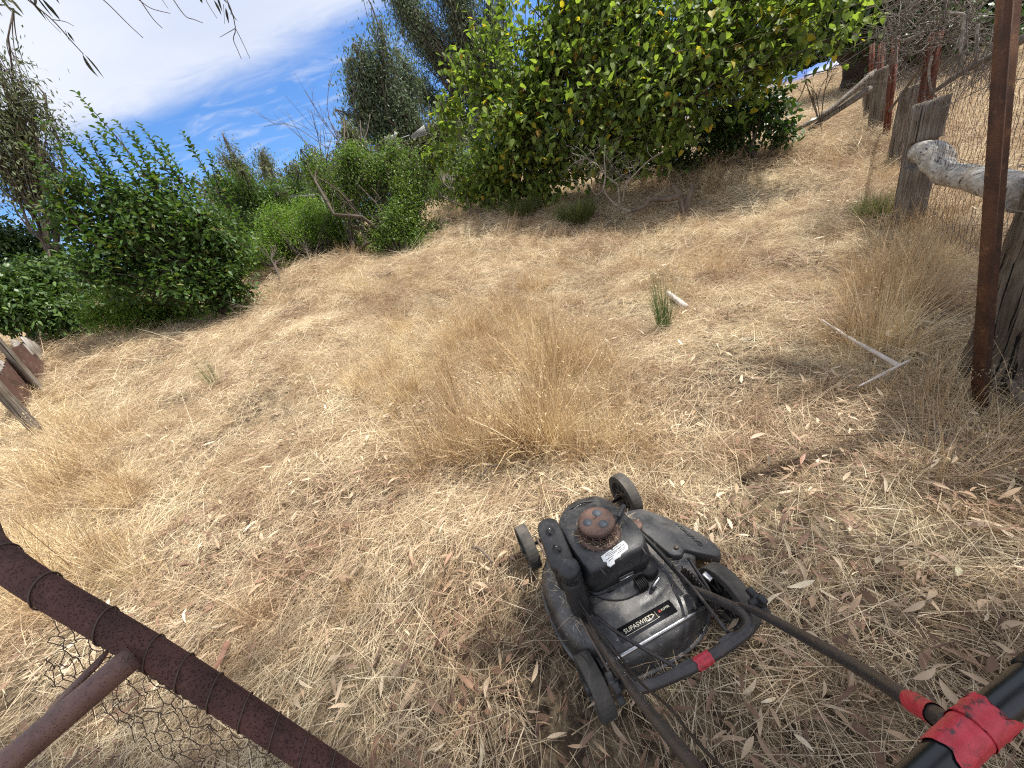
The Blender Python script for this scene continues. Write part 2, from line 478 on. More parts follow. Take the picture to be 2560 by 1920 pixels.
def gum_leaf(P, az, tilt, L, W, rnd):
    """sickle shaped fallen leaf, slightly curled: 5 stations"""
    N = len(P)
    K = 6
    tt = np.linspace(0, 1, K)
    prof = np.array([.06, .72, 1, .86, .5, .03])
    curve = RNG.uniform(-.28, .28, N); cup = RNG.uniform(-.35, .7, N)
    d = np.stack([np.cos(az), np.sin(az), tilt], -1); sd = np.stack([-np.sin(az), np.cos(az), RNG.uniform(-.5, .5, N)], -1)
    mid = P[:, None] + d[:, None] * (L[:, None] * tt)[..., None] + sd[:, None] * (curve[:, None] * L[:, None] * (tt * (1 - tt) * 4)[None] * .35)[..., None]
    mid[..., 2] += .10 * L[:, None] * np.sin(tt * 3.1)[None] * RNG.uniform(-.3, 1.3, N)[:, None]
    hw = (W[:, None] * prof[None] * .5)[..., None]
    l_ = mid + sd[:, None] * hw; r_ = mid - sd[:, None] * hw
    m_ = mid.copy(); m_[..., 2] -= (hw[..., 0] * cup[:, None])
    co = np.stack([l_, m_, r_], 2).reshape(-1, 3)
    n, k, q = np.meshgrid(np.arange(N), np.arange(K - 1), np.arange(2), indexing='ij')
    b = n * K * 3 + k * 3 + q
    f = np.stack([b, b + 1, b + 4, b + 3], -1).reshape(-1)
    return co, f, np.full(N * (K - 1) * 2, 4), np.repeat(rnd, K * 3)

def make_mat_clump(i, N=240, R=.25, mat=None):
    r = R * np.sqrt(RNG.random(N)); a = RNG.uniform(0, 2 * math.pi, N)
    L = RNG.gamma(4, .035, N).clip(.04, .38)
    if i % 2: az = RNG.normal(0, .55, N) + np.where(RNG.random(N) < .5, 0, math.pi)
    else: az = RNG.uniform(0, 2 * math.pi, N)
    el = RNG.normal(.16, .24, N)
    base = np.stack([r * np.cos(a), r * np.sin(a), RNG.uniform(0, .04, N)], -1)
    base -= np.stack([np.cos(az), np.sin(az), np.zeros(N)], -1) * (L * .5)[:, None]
    c = ribbon_clump('', base, az, el, L, RNG.uniform(.0011, .0031, N), RNG.normal(0, .13, N), None, RNG.random(N) * .65, droop=.12)
    parts = [(*c[:4], 0)]
    return clump_mesh('hay_clump', parts, [mat or M_STRAW])

def make_tuft(i, N=70):
    r = .22 * np.sqrt(RNG.random(N)); a = RNG.uniform(0, 2 * math.pi, N)
    L = RNG.uniform(.35, 1.0, N)
    base = np.stack([r * np.cos(a), r * np.sin(a), np.full(N, -.01)], -1)
    el = RNG.normal(1.22, .30, N).clip(.35, 1.56)
    c = ribbon_clump('', base, a + RNG.normal(0, .8, N), el, L, RNG.uniform(.0055, .0110, N), RNG.normal(0, .08, N), None, RNG.random(N) * .65, droop=.35)
    parts = [(*c[:4], 0)]
    # drooping wild oat spikelets on a third of the stems
    P = c[4]
    idx = np.where((RNG.random(N) < .22) & (L > .6))[0]
    pts, ax = [], []
    for k in idx:
        for q in range(5):
            tq = RNG.uniform(.72, 1.0)
            s0 = P[k, 2] + (P[k, 3] - P[k, 2]) * ((tq - .667) * 3)
            pts.append(s0 + RNG.normal(0, .018, 3)); ax.append(RNG.normal(0, .5, 3) + np.array([0, 0, -.5]))
    if pts:
        pts = np.array(pts); ax = np.array(ax); n = len(pts)
        l = leaves(pts, ax, RNG.normal(0, 1, (n, 3)), RNG.uniform(.025, .045, n), RNG.uniform(.006, .010, n), tpl_quad(), RNG.uniform(.2, .5, n))
        parts.append((l[0], l[1], l[2], l[3], 0))
    return clump_mesh('grass_tuft', parts, [M_STRAW_G])

def make_litter(i, N=9):
    r = .24 * np.sqrt(RNG.random(N)); a = RNG.uniform(0, 2 * math.pi, N)
    P = np.stack([r * np.cos(a), r * np.sin(a), RNG.uniform(.035, .065, N)], -1)
    c = gum_leaf(P, RNG.uniform(0, 6.28, N), RNG.normal(0, .22, N), RNG.uniform(.03, .085, N), RNG.uniform(.007, .017, N), RNG.random(N) * .65)
    return clump_mesh('leaf_litter', [(*c, 0)], [M_GUMLEAF_DRY])

def instancer(name, meshes, pts, mats3, scales, idx, label):
    """one object whose points carry rotation, scale and choice; geometry nodes put the clumps on them"""
    src = bpy.data.collections.new(name + '_clumps')
    for k, me in enumerate(meshes):
        o = bpy.data.objects.new('%s_%02d' % (me.name, k), me); src.objects.link(o)
    me = bpy.data.meshes.new(name)
    me.vertices.add(len(pts)); me.vertices.foreach_set('co', np.asarray(pts, np.float32).ravel())
    eul = np.array([Matrix(m_).to_euler() for m_ in mats3], np.float32)
    a = me.attributes.new('rot', 'FLOAT_VECTOR', 'POINT'); a.data.foreach_set('vector', eul.ravel())
    a = me.attributes.new('scl', 'FLOAT_VECTOR', 'POINT'); a.data.foreach_set('vector', np.asarray(scales, np.float32).ravel())
    a = me.attributes.new('pick', 'INT', 'POINT'); a.data.foreach_set('value', np.asarray(idx, np.int32))
    o = link(name, me)
    ng = bpy.data.node_groups.new(name, 'GeometryNodeTree')
    ng.interface.new_socket('Geometry', in_out='INPUT', socket_type='NodeSocketGeometry')
    ng.interface.new_socket('Geometry', in_out='OUTPUT', socket_type='NodeSocketGeometry')
    gi = ng.nodes.new('NodeGroupInput'); go = ng.nodes.new('NodeGroupOutput')
    ip = ng.nodes.new('GeometryNodeInstanceOnPoints'); ci = ng.nodes.new('GeometryNodeCollectionInfo')
    ci.inputs['Collection'].default_value = src; ci.inputs['Separate Children'].default_value = True
    ci.inputs['Reset Children'].default_value = True
    ip.inputs['Pick Instance'].default_value = True
    def attr(nm, typ):
        n_ = ng.nodes.new('GeometryNodeInputNamedAttribute'); n_.data_type = typ; n_.inputs[0].default_value = nm
        return n_.outputs['Attribute']
    ng.links.new(gi.outputs[0], ip.inputs['Points']); ng.links.new(ci.outputs[0], ip.inputs['Instance'])
    ng.links.new(attr('pick', 'INT'), ip.inputs['Instance Index'])
    ng.links.new(attr('rot', 'FLOAT_VECTOR'), ip.inputs['Rotation'])
    ng.links.new(attr('scl', 'FLOAT_VECTOR'), ip.inputs['Scale'])
    ng.links.new(ip.outputs[0], go.inputs[0])
    md = o.modifiers.new('scatter', 'NODES'); md.node_group = ng
    return tag(o, label, kind='stuff')

def terrain_frames(x, y, yaw, lean=0):
    e = .15
    zx = (TZ(x + e, y) - TZ(x - e, y)) / (2 * e); zy = (TZ(x, y + e) - TZ(x, y - e)) / (2 * e)
    n = np.stack([-zx, -zy, np.ones_like(zx)], -1)
    n += RNG.normal(0, 1, n.shape) * lean
    n /= np.linalg.norm(n, axis=1, keepdims=True)
    a = np.stack([np.cos(yaw), np.sin(yaw), np.zeros_like(yaw)], -1)
    a -= n * (a * n).sum(1, keepdims=True); a /= np.linalg.norm(a, axis=1, keepdims=True)
    b_ = np.cross(n, a)
    return np.stack([a, b_, n], -1)

def flow(x, y):
    return .9 * np.sin(x * .7 + 1.3 * np.sin(y * .5)) + .8 * np.cos(y * .9 + x * .3) + .3

MOW_C = np.array([.22, .86]); MOW_TH = math.radians(-13.6)
MFW = np.array([math.sin(MOW_TH), math.cos(MOW_TH)]); MRT = np.array([math.cos(MOW_TH), -math.sin(MOW_TH)])
def on_mower(x, y, pad=0.):
    dx = x - MOW_C[0]; dy = y - MOW_C[1]
    r = dx * MRT[0] + dy * MRT[1]; f_ = dx * MFW[0] + dy * MFW[1]
    return (np.abs(r + .02) < .27 + pad) & (np.abs(f_) < .36 + pad)

def polar_points(dens_fn, d0, d1, az0=-78, az1=82, seed=0):
    """sample points with areal density dens_fn(d) per square metre"""
    rg = np.random.default_rng(seed)
    edges = np.geomspace(d0, d1, 60); xs, ys = [], []
    for a, b_ in zip(edges[:-1], edges[1:]):
        area = (b_ * b_ - a * a) * math.radians(az1 - az0) / 2
        n = rg.poisson(area * dens_fn((a + b_) / 2))
        r = np.sqrt(rg.uniform(a * a, b_ * b_, n)); th = np.radians(rg.uniform(az0, az1, n))
        xs.append(r * np.sin(th)); ys.append(r * np.cos(th))
    return np.concatenate(xs), np.concatenate(ys)

def px_of(x, y, z):
    P = np.stack([x, y, z], -1) - np.array([0, 0, CAM_H])
    a = P @ np.array(_right); b_ = -(P @ np.array(_up)); c_ = -(P @ np.array(_back))
    c_ = np.where(c_ < .05, .05, c_)
    return CX + F_PX * a / c_, CY + F_PX * b_ / c_

# matted hay
mats_ = [make_mat_clump(i) for i in range(8)] + [make_mat_clump(i, mat=M_STRAW_P) for i in range(8)]
sc_ = lambda d: np.clip(d / 4.5, 1, 2.2)
x, y = polar_points(lambda d: 8.0 / (math.pi * (.24 * sc_(d)) ** 2), .12, 34, seed=1)
xb, yb = polar_points(lambda d: 16, .1, 3.0, 82, 282, seed=5)      # behind the camera
x = np.concatenate([x, xb]); y = np.concatenate([y, yb])
d = np.hypot(x, y)
thin = .5 + .5 * np.sin(x * 2.1 + 1.7 * np.sin(y * 1.9 + .4)) * np.sin(y * 2.6 + 1.3 * np.sin(x * 1.3))
kp = RNG.random(len(x)) > .62 * np.clip((thin - .45) * 1.8, 0, 1)
x, y, d = x[kp], y[kp], d[kp]
yaw = np.where(RNG.random(len(x)) < .45, flow(x, y) + RNG.normal(0, .35, len(x)), RNG.uniform(0, 6.28, len(x)))
s = sc_(d) * RNG.uniform(.75, 1.25, len(x))
z = TZ(x, y) - .012 + RNG.uniform(-.01, .02, len(x)) * np.minimum(s, 2)
u_, v_ = px_of(x, y, z)
pale = np.full(len(x), .10)
for (zu, zv, su, sv, dd) in [(1880, 860, 130, 240, .85), (1850, 560, 170, 90, .8), (2000, 420, 150, 60, .6), (1700, 1130, 130, 130, .6), (380, 1000, 170, 70, .85), (300, 880, 160, 50, .8),
                             (480, 1130, 130, 90, .6), (800, 620, 250, 40, .5), (1350, 560, 300, 40, .55), (350, 1300, 150, 90, .4), (700, 830, 200, 50, .4), (1150, 640, 200, 30, .5)]:
    pale = np.maximum(pale, dd * np.exp(-.5 * (((u_ - zu) / su) ** 2 + ((v_ - zv) / sv) ** 2)))
mi_ = RNG.integers(0, 8, len(x)) + 8 * (RNG.random(len(x)) < pale)
HAY = instancer('dry_hay', mats_, np.stack([x, y, z], -1), terrain_frames(x, y, yaw, .05), np.stack([s, s, s * RNG.uniform(.7, 1.3, len(x))], -1),
                mi_, 'matted layer of cut dry straw covering the whole slope')

# standing dry grass
tufts_ = [make_tuft(i) for i in range(8)]
ZONES = [(1180, 1090, 130, 80, .9, .50), (1330, 1080, 80, 80, 1.0, .58), (1400, 940, 80, 100, .9, .52), (1080, 960, 140, 60, .8, .42), (1480, 1130, 90, 55, 1.0, .52), (1580, 980, 70, 60, .5, .38), (1240, 860, 180, 70, .8, .42), (1000, 830, 120, 40, .5, .34), (1350, 760, 120, 40, .6, .34), (900, 740, 110, 30, .6, .3), (1600, 640, 60, 25, .6, .34), (560, 850, 50, 20, .6, .3), (760, 930, 60, 25, .5, .26), (1380, 930, 120, 90, .8, .45), (1010, 720, 300, 60, .5, .24), (1300, 620, 380, 50, .35, .24),
         (600, 735, 260, 45, .5, .25), (1755, 690, 70, 60, .9, .36), (2230, 760, 90, 190, 1.0, .46), (2330, 660, 60, 120, 1.0, .46),
         (2400, 1050, 150, 110, .7, .42), (2210, 440, 70, 60, .8, .36), (1800, 470, 70, 40, .9, .40), (170, 1180, 190, 120, .9, .40),
         (90, 940, 80, 70, .8, .34), (110, 1400, 190, 100, .9, .42), (290, 860, 180, 40, .6, .36), (1150, 545, 330, 26, .6, .30),
         (2020, 390, 200, 40, .5, .30), (1880, 1460, 60, 50, .35, .22), (450, 1050, 130, 60, .15, .2), (1500, 560, 160, 40, .3, .28),
         (850, 640, 120, 25, .7, .34), (500, 1500, 350, 160, .12, .22)]
x, y = polar_points(lambda d: 190 / np.clip(d / 3.0, 1, 2.4) ** 2, .5, 16, seed=2)
z = TZ(x, y)
u_, v_ = px_of(x, y, z)
dn = np.full(len(x), .025); hh = np.full(len(x), .16)
for (zu, zv, su, sv, dd, h_) in ZONES:
    g = dd * np.exp(-.5 * (((u_ - zu) / su) ** 2 + ((v_ - zv) / sv) ** 2))
    hh = np.where(g > dn, .16 + (h_ - .16) * np.clip(g / dd * 1.3, 0, 1), hh)
    dn = np.maximum(dn, g)
clumpy = .5 + .5 * np.sin(x * 2.9 + 2 * np.sin(y * 1.7)) * np.sin(y * 3.3 + 1.1 * np.sin(x * 2.1))
clump2 = .5 + .5 * np.sin(x * 9.1 + 2.3 * np.sin(y * 5.7)) * np.sin(y * 8.3 + 1.7 * np.sin(x * 6.1))
keep = RNG.random(len(x)) < dn * (.25 + .7 * clumpy) * (.3 + 1.1 * clump2)
hh = hh * (.7 + .5 * clump2)
keep &= ~on_mower(x, y, .05)
keep &= ~((np.hypot(x, y) < .75))
x, y, z, hh = x[keep], y[keep], z[keep], hh[keep]
s = hh * RNG.uniform(.7, 1.25, len(x))
d = np.hypot(x, y)
wd = np.clip(d / 3.5, 1, 1.8)
STAND = instancer('standing_grass', tufts_, np.stack([x, y, z - .01], -1), terrain_frames(x, y, RNG.uniform(0, 6.28, len(x)), .17),
                  np.stack([s * wd, s * wd, s], -1), RNG.integers(0, len(tufts_), len(x)), 'standing tufts of uncut golden dry grass with oat heads')

# fallen gum leaves too many to count
lit_ = [make_litter(i) for i in range(8)]
x, y = polar_points(lambda d: 13 / np.clip(d / 2.5, 1, 3) ** 2, .3, 12, seed=3)
z = TZ(x, y); u_, v_ = px_of(x, y, z)
dn = .45 + .55 * np.exp(-.5 * (((u_ - 700) / 300) ** 2 + ((v_ - 1150) / 180) ** 2)) + .9 * np.clip((u_ - 1500) / 900, 0, 1) * np.clip((v_ - 900) / 500, 0, 1)
dn += .5 * np.exp(-.5 * (((u_ - 2380) / 80) ** 2 + ((v_ - 640) / 120) ** 2))
dn *= np.where(np.hypot(x, y) > 5, .45, 1)
keep = RNG.random(len(x)) < dn
keep &= ~on_mower(x, y, -.04)
x, y, z = x[keep], y[keep], z[keep]
s = np.clip(np.hypot(x, y) / 4, 1, 1.3) * RNG.uniform(.8, 1.15, len(x))
LITTER = instancer('fallen_leaves', lit_, np.stack([x, y, z], -1), terrain_frames(x, y, RNG.uniform(0, 6.28, len(x)), .06),
                   np.stack([s, s, s], -1), RNG.integers(0, len(lit_), len(x)), 'scattered small fallen gum leaves on the hay')

br_ = []
for k in range(6):
    n = 34; r = .20 * np.sqrt(RNG.random(n)); a = RNG.uniform(0, 6.28, n)
    P = np.stack([r * np.cos(a), r * np.sin(a), RNG.uniform(.02, .06, n)], -1)
    c = gum_leaf(P, RNG.uniform(0, 6.28, n), RNG.normal(0, .3, n), RNG.uniform(.015, .075, n), RNG.uniform(.004, .016, n), RNG.random(n) * .65)
    tw_ = ribbon_clump('', P[:8], RNG.uniform(0, 6.28, 8), RNG.normal(.05, .15, 8), RNG.uniform(.06, .18, 8), RNG.uniform(.002, .005, 8), RNG.normal(0, .2, 8), None, RNG.random(8) * .3, droop=.1)
    br_.append(clump_mesh('brown_litter', [(*c, 0), (*tw_[:4], 0)], [M_BROWNLEAF]))
x, y = polar_points(lambda d: 16 / np.clip(d / 2.5, 1, 2.6) ** 2, .3, 11, seed=4)
z = TZ(x, y); u_, v_ = px_of(x, y, z)
pn = .5 + .5 * np.sin(x * 3.1 + 2.1 * np.sin(y * 2.3)) * np.sin(y * 2.7 + 1.9 * np.sin(x * 1.9 + .5))
dn = .25 + .8 * np.exp(-.5 * (((u_ - 720) / 260) ** 2 + ((v_ - 1130) / 150) ** 2)) + .7 * np.clip((u_ - 1700) / 700, 0, 1) + .5 * np.clip((v_ - 1400) / 400, 0, 1)
keep = (RNG.random(len(x)) < dn * np.clip(pn * 1.9 - .5, 0, 1)) & ~on_mower(x, y, -.05)
x, y, z = x[keep], y[keep], z[keep]
s = np.clip(np.hypot(x, y) / 4, 1, 1.5) * RNG.uniform(.8, 1.3, len(x))
BROWN = instancer('brown_leaf_litter', br_, np.stack([x, y, z + .004], -1), terrain_frames(x, y, RNG.uniform(0, 6.28, len(x)), .06),
                  np.stack([s, s, s], -1), RNG.integers(0, len(br_), len(x)), 'patches of brown rotting leaf fragments and bark in the hay')

# the 300 largest fallen leaves one by one, pieces of the ground
lp = []
for k in range(8):
    c = gum_leaf(np.zeros((1, 3)), np.zeros(1), np.zeros(1), np.ones(1), np.full(1, RNG.uniform(.14, .22)), np.zeros(1))
    lp.append(new_mesh('leaf', c[0] - np.array([.5, 0, 0]), c[1], c[2], M_GUMLEAF_DRY, True, {'rnd': c[3]}))
cnt = 0
while cnt < 300:
    if cnt < 210: u, v = RNG.uniform(1000, 2560), RNG.uniform(1050, 1920)
    else: u, v = RNG.uniform(300, 1100), RNG.uniform(950, 1800)
    if cnt < 70: u, v = RNG.uniform(1950, 2560), RNG.uniform(1150, 1900)
    q = PG(u, v)
    if on_mower(q[0], q[1], -.02): continue
    o = link('leaf', lp[cnt % 8], GROUND)
    fr = terrain_frames(q[0:1], q[1:2], RNG.uniform(0, 6.28, 1), .28)[0]
    L = RNG.uniform(.04, .085)
    M = Matrix(fr.tolist()).to_4x4(); M.translation = Vector((q[0], q[1], gz(q[0], q[1]) + RNG.uniform(.05, .08)))
    o.matrix_local = M @ Matrix.Diagonal((L, L * RNG.uniform(.8, 1.3), L, 1))
    cnt += 1

# ------------------------------------------------------------------ trees and shrubs
def blob(u, v, r, d, flat=1.0, deep=1.0):
    c = PD(u, v, d); s_ = scale_at(u, v, d) * r
    return c, np.array([s_ * deep, s_ * deep, s_ * flat])

def in_blobs(blobs, n, shell=.45):
    w_ = np.array([np.prod(b_[1]) ** .7 for b_ in blobs]); w_ /= w_.sum()
    k = RNG.choice(len(blobs), n, p=w_)
    dv = RNG.normal(0, 1, (n, 3)); dv /= np.linalg.norm(dv, axis=1, keepdims=True)
    r = RNG.random(n) ** shell
    c = np.array([blobs[i][0] for i in k]); rr = np.array([blobs[i][1] for i in k])
    return c + dv * r[:, None] * rr, k

def build_tree(name, label, cat, base, blobs, tips, lpt, llen, lwid, tpl, leafmat, bark, r0, fork=.3, droop=.35, spread=.12,
               group=None, up=.4, shell=.45, hang=0.0, limb_sides=7, branch_r=.006, stems=1, stem_spread=.0, twist=.1, leaf_parts=0, crown_name='foliage', outward=.7, max_limbs=99):
    base = np.asarray(base, float); base[2] = gz(base[0], base[1]) - .05
    root = thing(name, label, cat, base, group=group)
    cen = np.mean([b_[0] for b_ in blobs], 0)
    H = max(b_[0][2] for b_ in blobs) - base[2]
    limbs = []
    bases = [base + np.array([math.cos(a_) * stem_spread, math.sin(a_) * stem_spread, 0]) for a_ in np.linspace(0, 6.28, stems, endpoint=False)] if stems > 1 else [base]
    forkp = base + (cen - base) * np.array([.35, .35, 1]) * fork
    K = 9
    for i_, (c, r) in enumerate(blobs):
        b0 = bases[i_ % len(bases)]
        fp = (forkp + (c - forkp) * .12) if stems == 1 else b0 + (c - b0) * .25 + np.array([0, 0, .1])
        midp = fp * .5 + c * .5 + RNG.normal(0, twist, 3) * np.linalg.norm(c - fp) + np.array([0, 0, -.05 * H])
        pts = curve_pts([b0, fp, midp, c, c + (c - midp) * .35 + np.array([0, 0, .1]) * r[2]], K)
        nz = RNG.normal(0, 1, (K, 3)) * np.linalg.norm(c - b0) * twist * .12; nz[0] = 0
        limbs.append(pts + nz)
    limbs = np.array(limbs)
    rl = r0 * np.linspace(1, 0, K) ** .8 * .85 + branch_r * 1.2
    RL = np.tile(rl, (len(limbs), 1)) * RNG.uniform(.55, .95, (len(limbs), 1)) ; RL[0] = rl
    # trunk = first stem path, the rest are limbs, each a part of its own
    for q in range(min(len(limbs), max_limbs)):
        nm = 'trunk' if q == 0 or stems > 1 else 'limb'
        st = 0 if nm == 'trunk' else 1
        co, f, s_ = tubes(limbs[q:q + 1, st:] - base, RL[q:q + 1, st:], limb_sides)
        link(nm, new_mesh(nm, co, f, s_, bark, True), root)
    # secondary branches
    tp, kb = in_blobs(blobs, tips, shell)
    floor = TZ(tp[:, 0], tp[:, 1]) + .03
    tp[:, 2] = np.maximum(tp[:, 2], floor)
    li = RNG.integers(K // 2 - 1, K, tips)
    st = limbs[kb, li]
    J = 6
    tt = np.linspace(0, 1, J)[None, :, None]
    mid = (st + tp) / 2 + RNG.normal(0, .09, (tips, 3)) * np.linalg.norm(tp - st, axis=1, keepdims=True) + np.array([0, 0, up * .12])
    bp = st[:, None] * (1 - tt) ** 2 + 2 * mid[:, None] * tt * (1 - tt) + tp[:, None] * tt ** 2
    if hang: bp[..., 2] -= hang * (np.linspace(0, 1, J) ** 3)[None]
    co, f, s_ = tubes(bp - base, np.tile(np.linspace(branch_r, branch_r * .35, J), (tips, 1)), 3 if branch_r < .01 else 4, cap=False)
    tag(link('branches', new_mesh('branches', co, f, s_, bark, True), root), kind='stuff')
    # leaves along the outer part of every branch
    n = tips * lpt
    bi = np.repeat(np.arange(tips), lpt)
    ts = RNG.uniform(.35, 1.05, n)
    a_ = (1 - ts)[:, None]; b_ = ts[:, None]
    pos = st[bi] * a_ ** 2 + 2 * mid[bi] * a_ * b_ + tp[bi] * b_ ** 2
    if hang: pos[:, 2] -= hang * ts ** 3
    pos += RNG.normal(0, spread, (n, 3))
    tang = (tp - mid)[bi]; tang /= np.linalg.norm(tang, axis=1, keepdims=True) + 1e-9
    ax = tang * outward + RNG.normal(0, .75, (n, 3)) * .8 + np.array([0, 0, -droop])
    nr = RNG.normal(0, .45, (n, 3)) + np.array([0, 0, 1.0])
    L = llen * RNG.uniform(.6, 1.25, n); W = lwid * RNG.uniform(.7, 1.2, n)
    ok = pos[:, 2] > TZ(pos[:, 0], pos[:, 1]) + .02
    pos, ax, nr, L, W = pos[ok], ax[ok], nr[ok], L[ok], W[ok]
    n = len(pos); rnd = RNG.random(n)
    if leaf_parts:
        u_, v_ = px_of(pos[:, 0], pos[:, 1], pos[:, 2])
        dd = np.linalg.norm(pos - np.array([0, 0, CAM_H]), axis=1)
        sz_ = L / dd * ((u_ > 0) & (u_ < 2560) & (v_ > 0) & (v_ < 1920))
        big_ = np.argsort(-sz_)[:leaf_parts * 3]; big_ = big_[::3]
        lm = []
        for q in range(3):
            c_ = leaves(np.zeros((1, 3)), np.array([[1., 0, 0]]), np.array([[0, 0, 1.]]), [1], [.6 + .1 * q], tpl, np.zeros(1))
            lm.append(new_mesh('leaf', c_[0], c_[1], c_[2], leafmat, False, {'rnd': c_[3]}))
        for q in big_:
            o = link('leaf', lm[q % 3], root)
            A = ax[q] / np.linalg.norm(ax[q]); B = np.cross(nr[q], A); B /= np.linalg.norm(B); C_ = np.cross(A, B)
            M = Matrix(np.stack([A, B, C_], -1).tolist()).to_4x4(); M.translation = Vector((pos[q] - base).tolist())
            o.matrix_local = M @ Matrix.Diagonal((L[q], L[q], L[q], 1))
        kp = np.ones(n, bool); kp[big_] = False
        pos, ax, nr, L, W, rnd = pos[kp], ax[kp], nr[kp], L[kp], W[kp], rnd[kp]
    co, f, s_, rn = leaves(pos - base, ax, nr, L, W, tpl, rnd)
    tag(link(crown_name, new_mesh(crown_name, co, f, s_, leafmat, False, {'rnd': rn}), root), kind='stuff')
    return root, base

L_MULB = mat_leaf('mulberry_leaf', [(0, (.09, .135, .035)), (.3, (.16, .22, .055)), (.6, (.25, .33, .075)), (.94, (.35, .42, .11)), (.95, (.52, .42, .05)), (.985, (.60, .45, .06)), (1, (.50, .26, .06))], .5, .55, .3)
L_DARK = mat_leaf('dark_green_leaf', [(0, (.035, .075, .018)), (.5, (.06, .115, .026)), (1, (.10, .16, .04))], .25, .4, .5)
L_QUIN = mat_leaf('quince_leaf', [(0, (.05, .10, .03)), (.5, (.085, .155, .04)), (.95, (.14, .21, .055)), (1, (.25, .22, .06))], .33, .5, .3)
L_LAUR = mat_leaf('laurel_leaf', [(0, (.05, .095, .022)), (.6, (.09, .155, .04)), (1, (.15, .22, .06))], .25, .4, .4)
L_FEATH = mat_leaf('bright_feathery_leaf', [(0, (.12, .22, .03)), (.5, (.18, .30, .04)), (1, (.26, .37, .06))], .4, .55, .3)
L_PRUN = mat_leaf('prunus_leaf', [(0, (.09, .16, .03)), (.5, (.14, .23, .04)), (1, (.22, .30, .06))], .38, .45, .4)
L_GUM = mat_leaf('gum_leaf_green', [(0, (.10, .135, .09)), (.5, (.15, .195, .12)), (1, (.20, .24, .15))], .2, .6, .2, (1.1, 1.15, .8))
L_GUMB = mat_leaf('gum_leaf_olive', [(0, (.11, .13, .07)), (.5, (.17, .19, .10)), (1, (.22, .22, .13))], .2, .6, .2, (1.1, 1.1, .8))

base = PG(1290, 522)
blobs = [blob(1300, 330, 170, 8.4), blob(1370, 160, 200, 8.8), blob(1560, 90, 230, 8.6), blob(1520, 290, 190, 8.0), blob(1800, 50, 220, 8.4),
         blob(1700, 220, 180, 7.8), blob(2000, 30, 150, 8.2), blob(1890, 170, 120, 8.0), blob(1230, 420, 90, 8.6), blob(1230, 230, 90, 9),
         blob(1480, -60, 200, 9), blob(1640, 330, 100, 7.6), blob(2080, 90, 70, 7.9), blob(1130, 290, 45, 8.6), blob(1105, 390, 42, 8.7), blob(1150, 190, 50, 8.8),
         blob(1200, 100, 55, 9), blob(1150, 460, 45, 8.6), blob(1250, 490, 50, 8.4), blob(1360, 460, 65, 8.2), blob(1450, 410, 60, 8.1), blob(1550, 390, 55, 8.0), blob(1250, 20, 60, 9)]
build_tree('mulberry_tree', 'big leafy mulberry tree with yellowing leaves spreading over the top of the slope', 'tree', base, blobs, 1650, 17, .115, .078,
           tpl_heart(), L_MULB, M_DARKBARK, .085, droop=.5, spread=.12, branch_r=.011, shell=.42, max_limbs=6, leaf_parts=300, twist=.07, outward=.35)
base = PG(1890, 425)
blobs = [blob(1800, 310, 110, 8.9), blob(1900, 270, 90, 8.9), blob(1700, 380, 60, 9.0), blob(1960, 320, 50, 8.8), blob(1560, 400, 80, 9.6)]
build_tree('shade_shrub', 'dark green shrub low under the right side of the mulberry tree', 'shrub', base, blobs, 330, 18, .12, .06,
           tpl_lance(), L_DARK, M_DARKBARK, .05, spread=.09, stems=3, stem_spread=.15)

# quince with straight shoots
base = PG(590, 795)
blobs = [blob(400, 560, 150, 8.0), blob(520, 600, 110, 7.8), blob(310, 620, 130, 8.2), blob(250, 690, 90, 8.0), blob(480, 700, 110, 7.6),
         blob(565, 700, 75, 7.7), blob(180, 560, 70, 8.3), blob(310, 510, 70, 8.3), blob(560, 620, 80, 8.1), blob(600, 770, 35, 7.8), blob(430, 500, 60, 8.2), blob(190, 470, 45, 8.4)]
root, bq = build_tree('quince_tree', 'dark leaning quince tree with long straight leafy shoots against the sky', 'tree', base, blobs, 950, 18, .085, .05,
           tpl_broad(), L_QUIN, M_DARKBARK, .10, fork=.12, spread=.08, droop=.15, twist=.10)
shoots = [((330, 400), (190, 230)), ((420, 430), (285, 300)), ((430, 420), (350, 310)), ((520, 440), (455, 328)), ((560, 480), (520, 378)), ((250, 430), (125, 305)),
          ((300, 470), (160, 330)), ((200, 470), (100, 300)), ((380, 440), (330, 330)), ((480, 470), (400, 345)), ((330, 440), (240, 320)), ((270, 420), (215, 330)), ((160, 480), (60, 360)),
          ((600, 560), (560, 430)), ((590, 600), (555, 470)), ((230, 520), (90, 420))]
shoots += [((RNG.uniform(180, 560), RNG.uniform(500, 620)), None) for _ in range(22)]
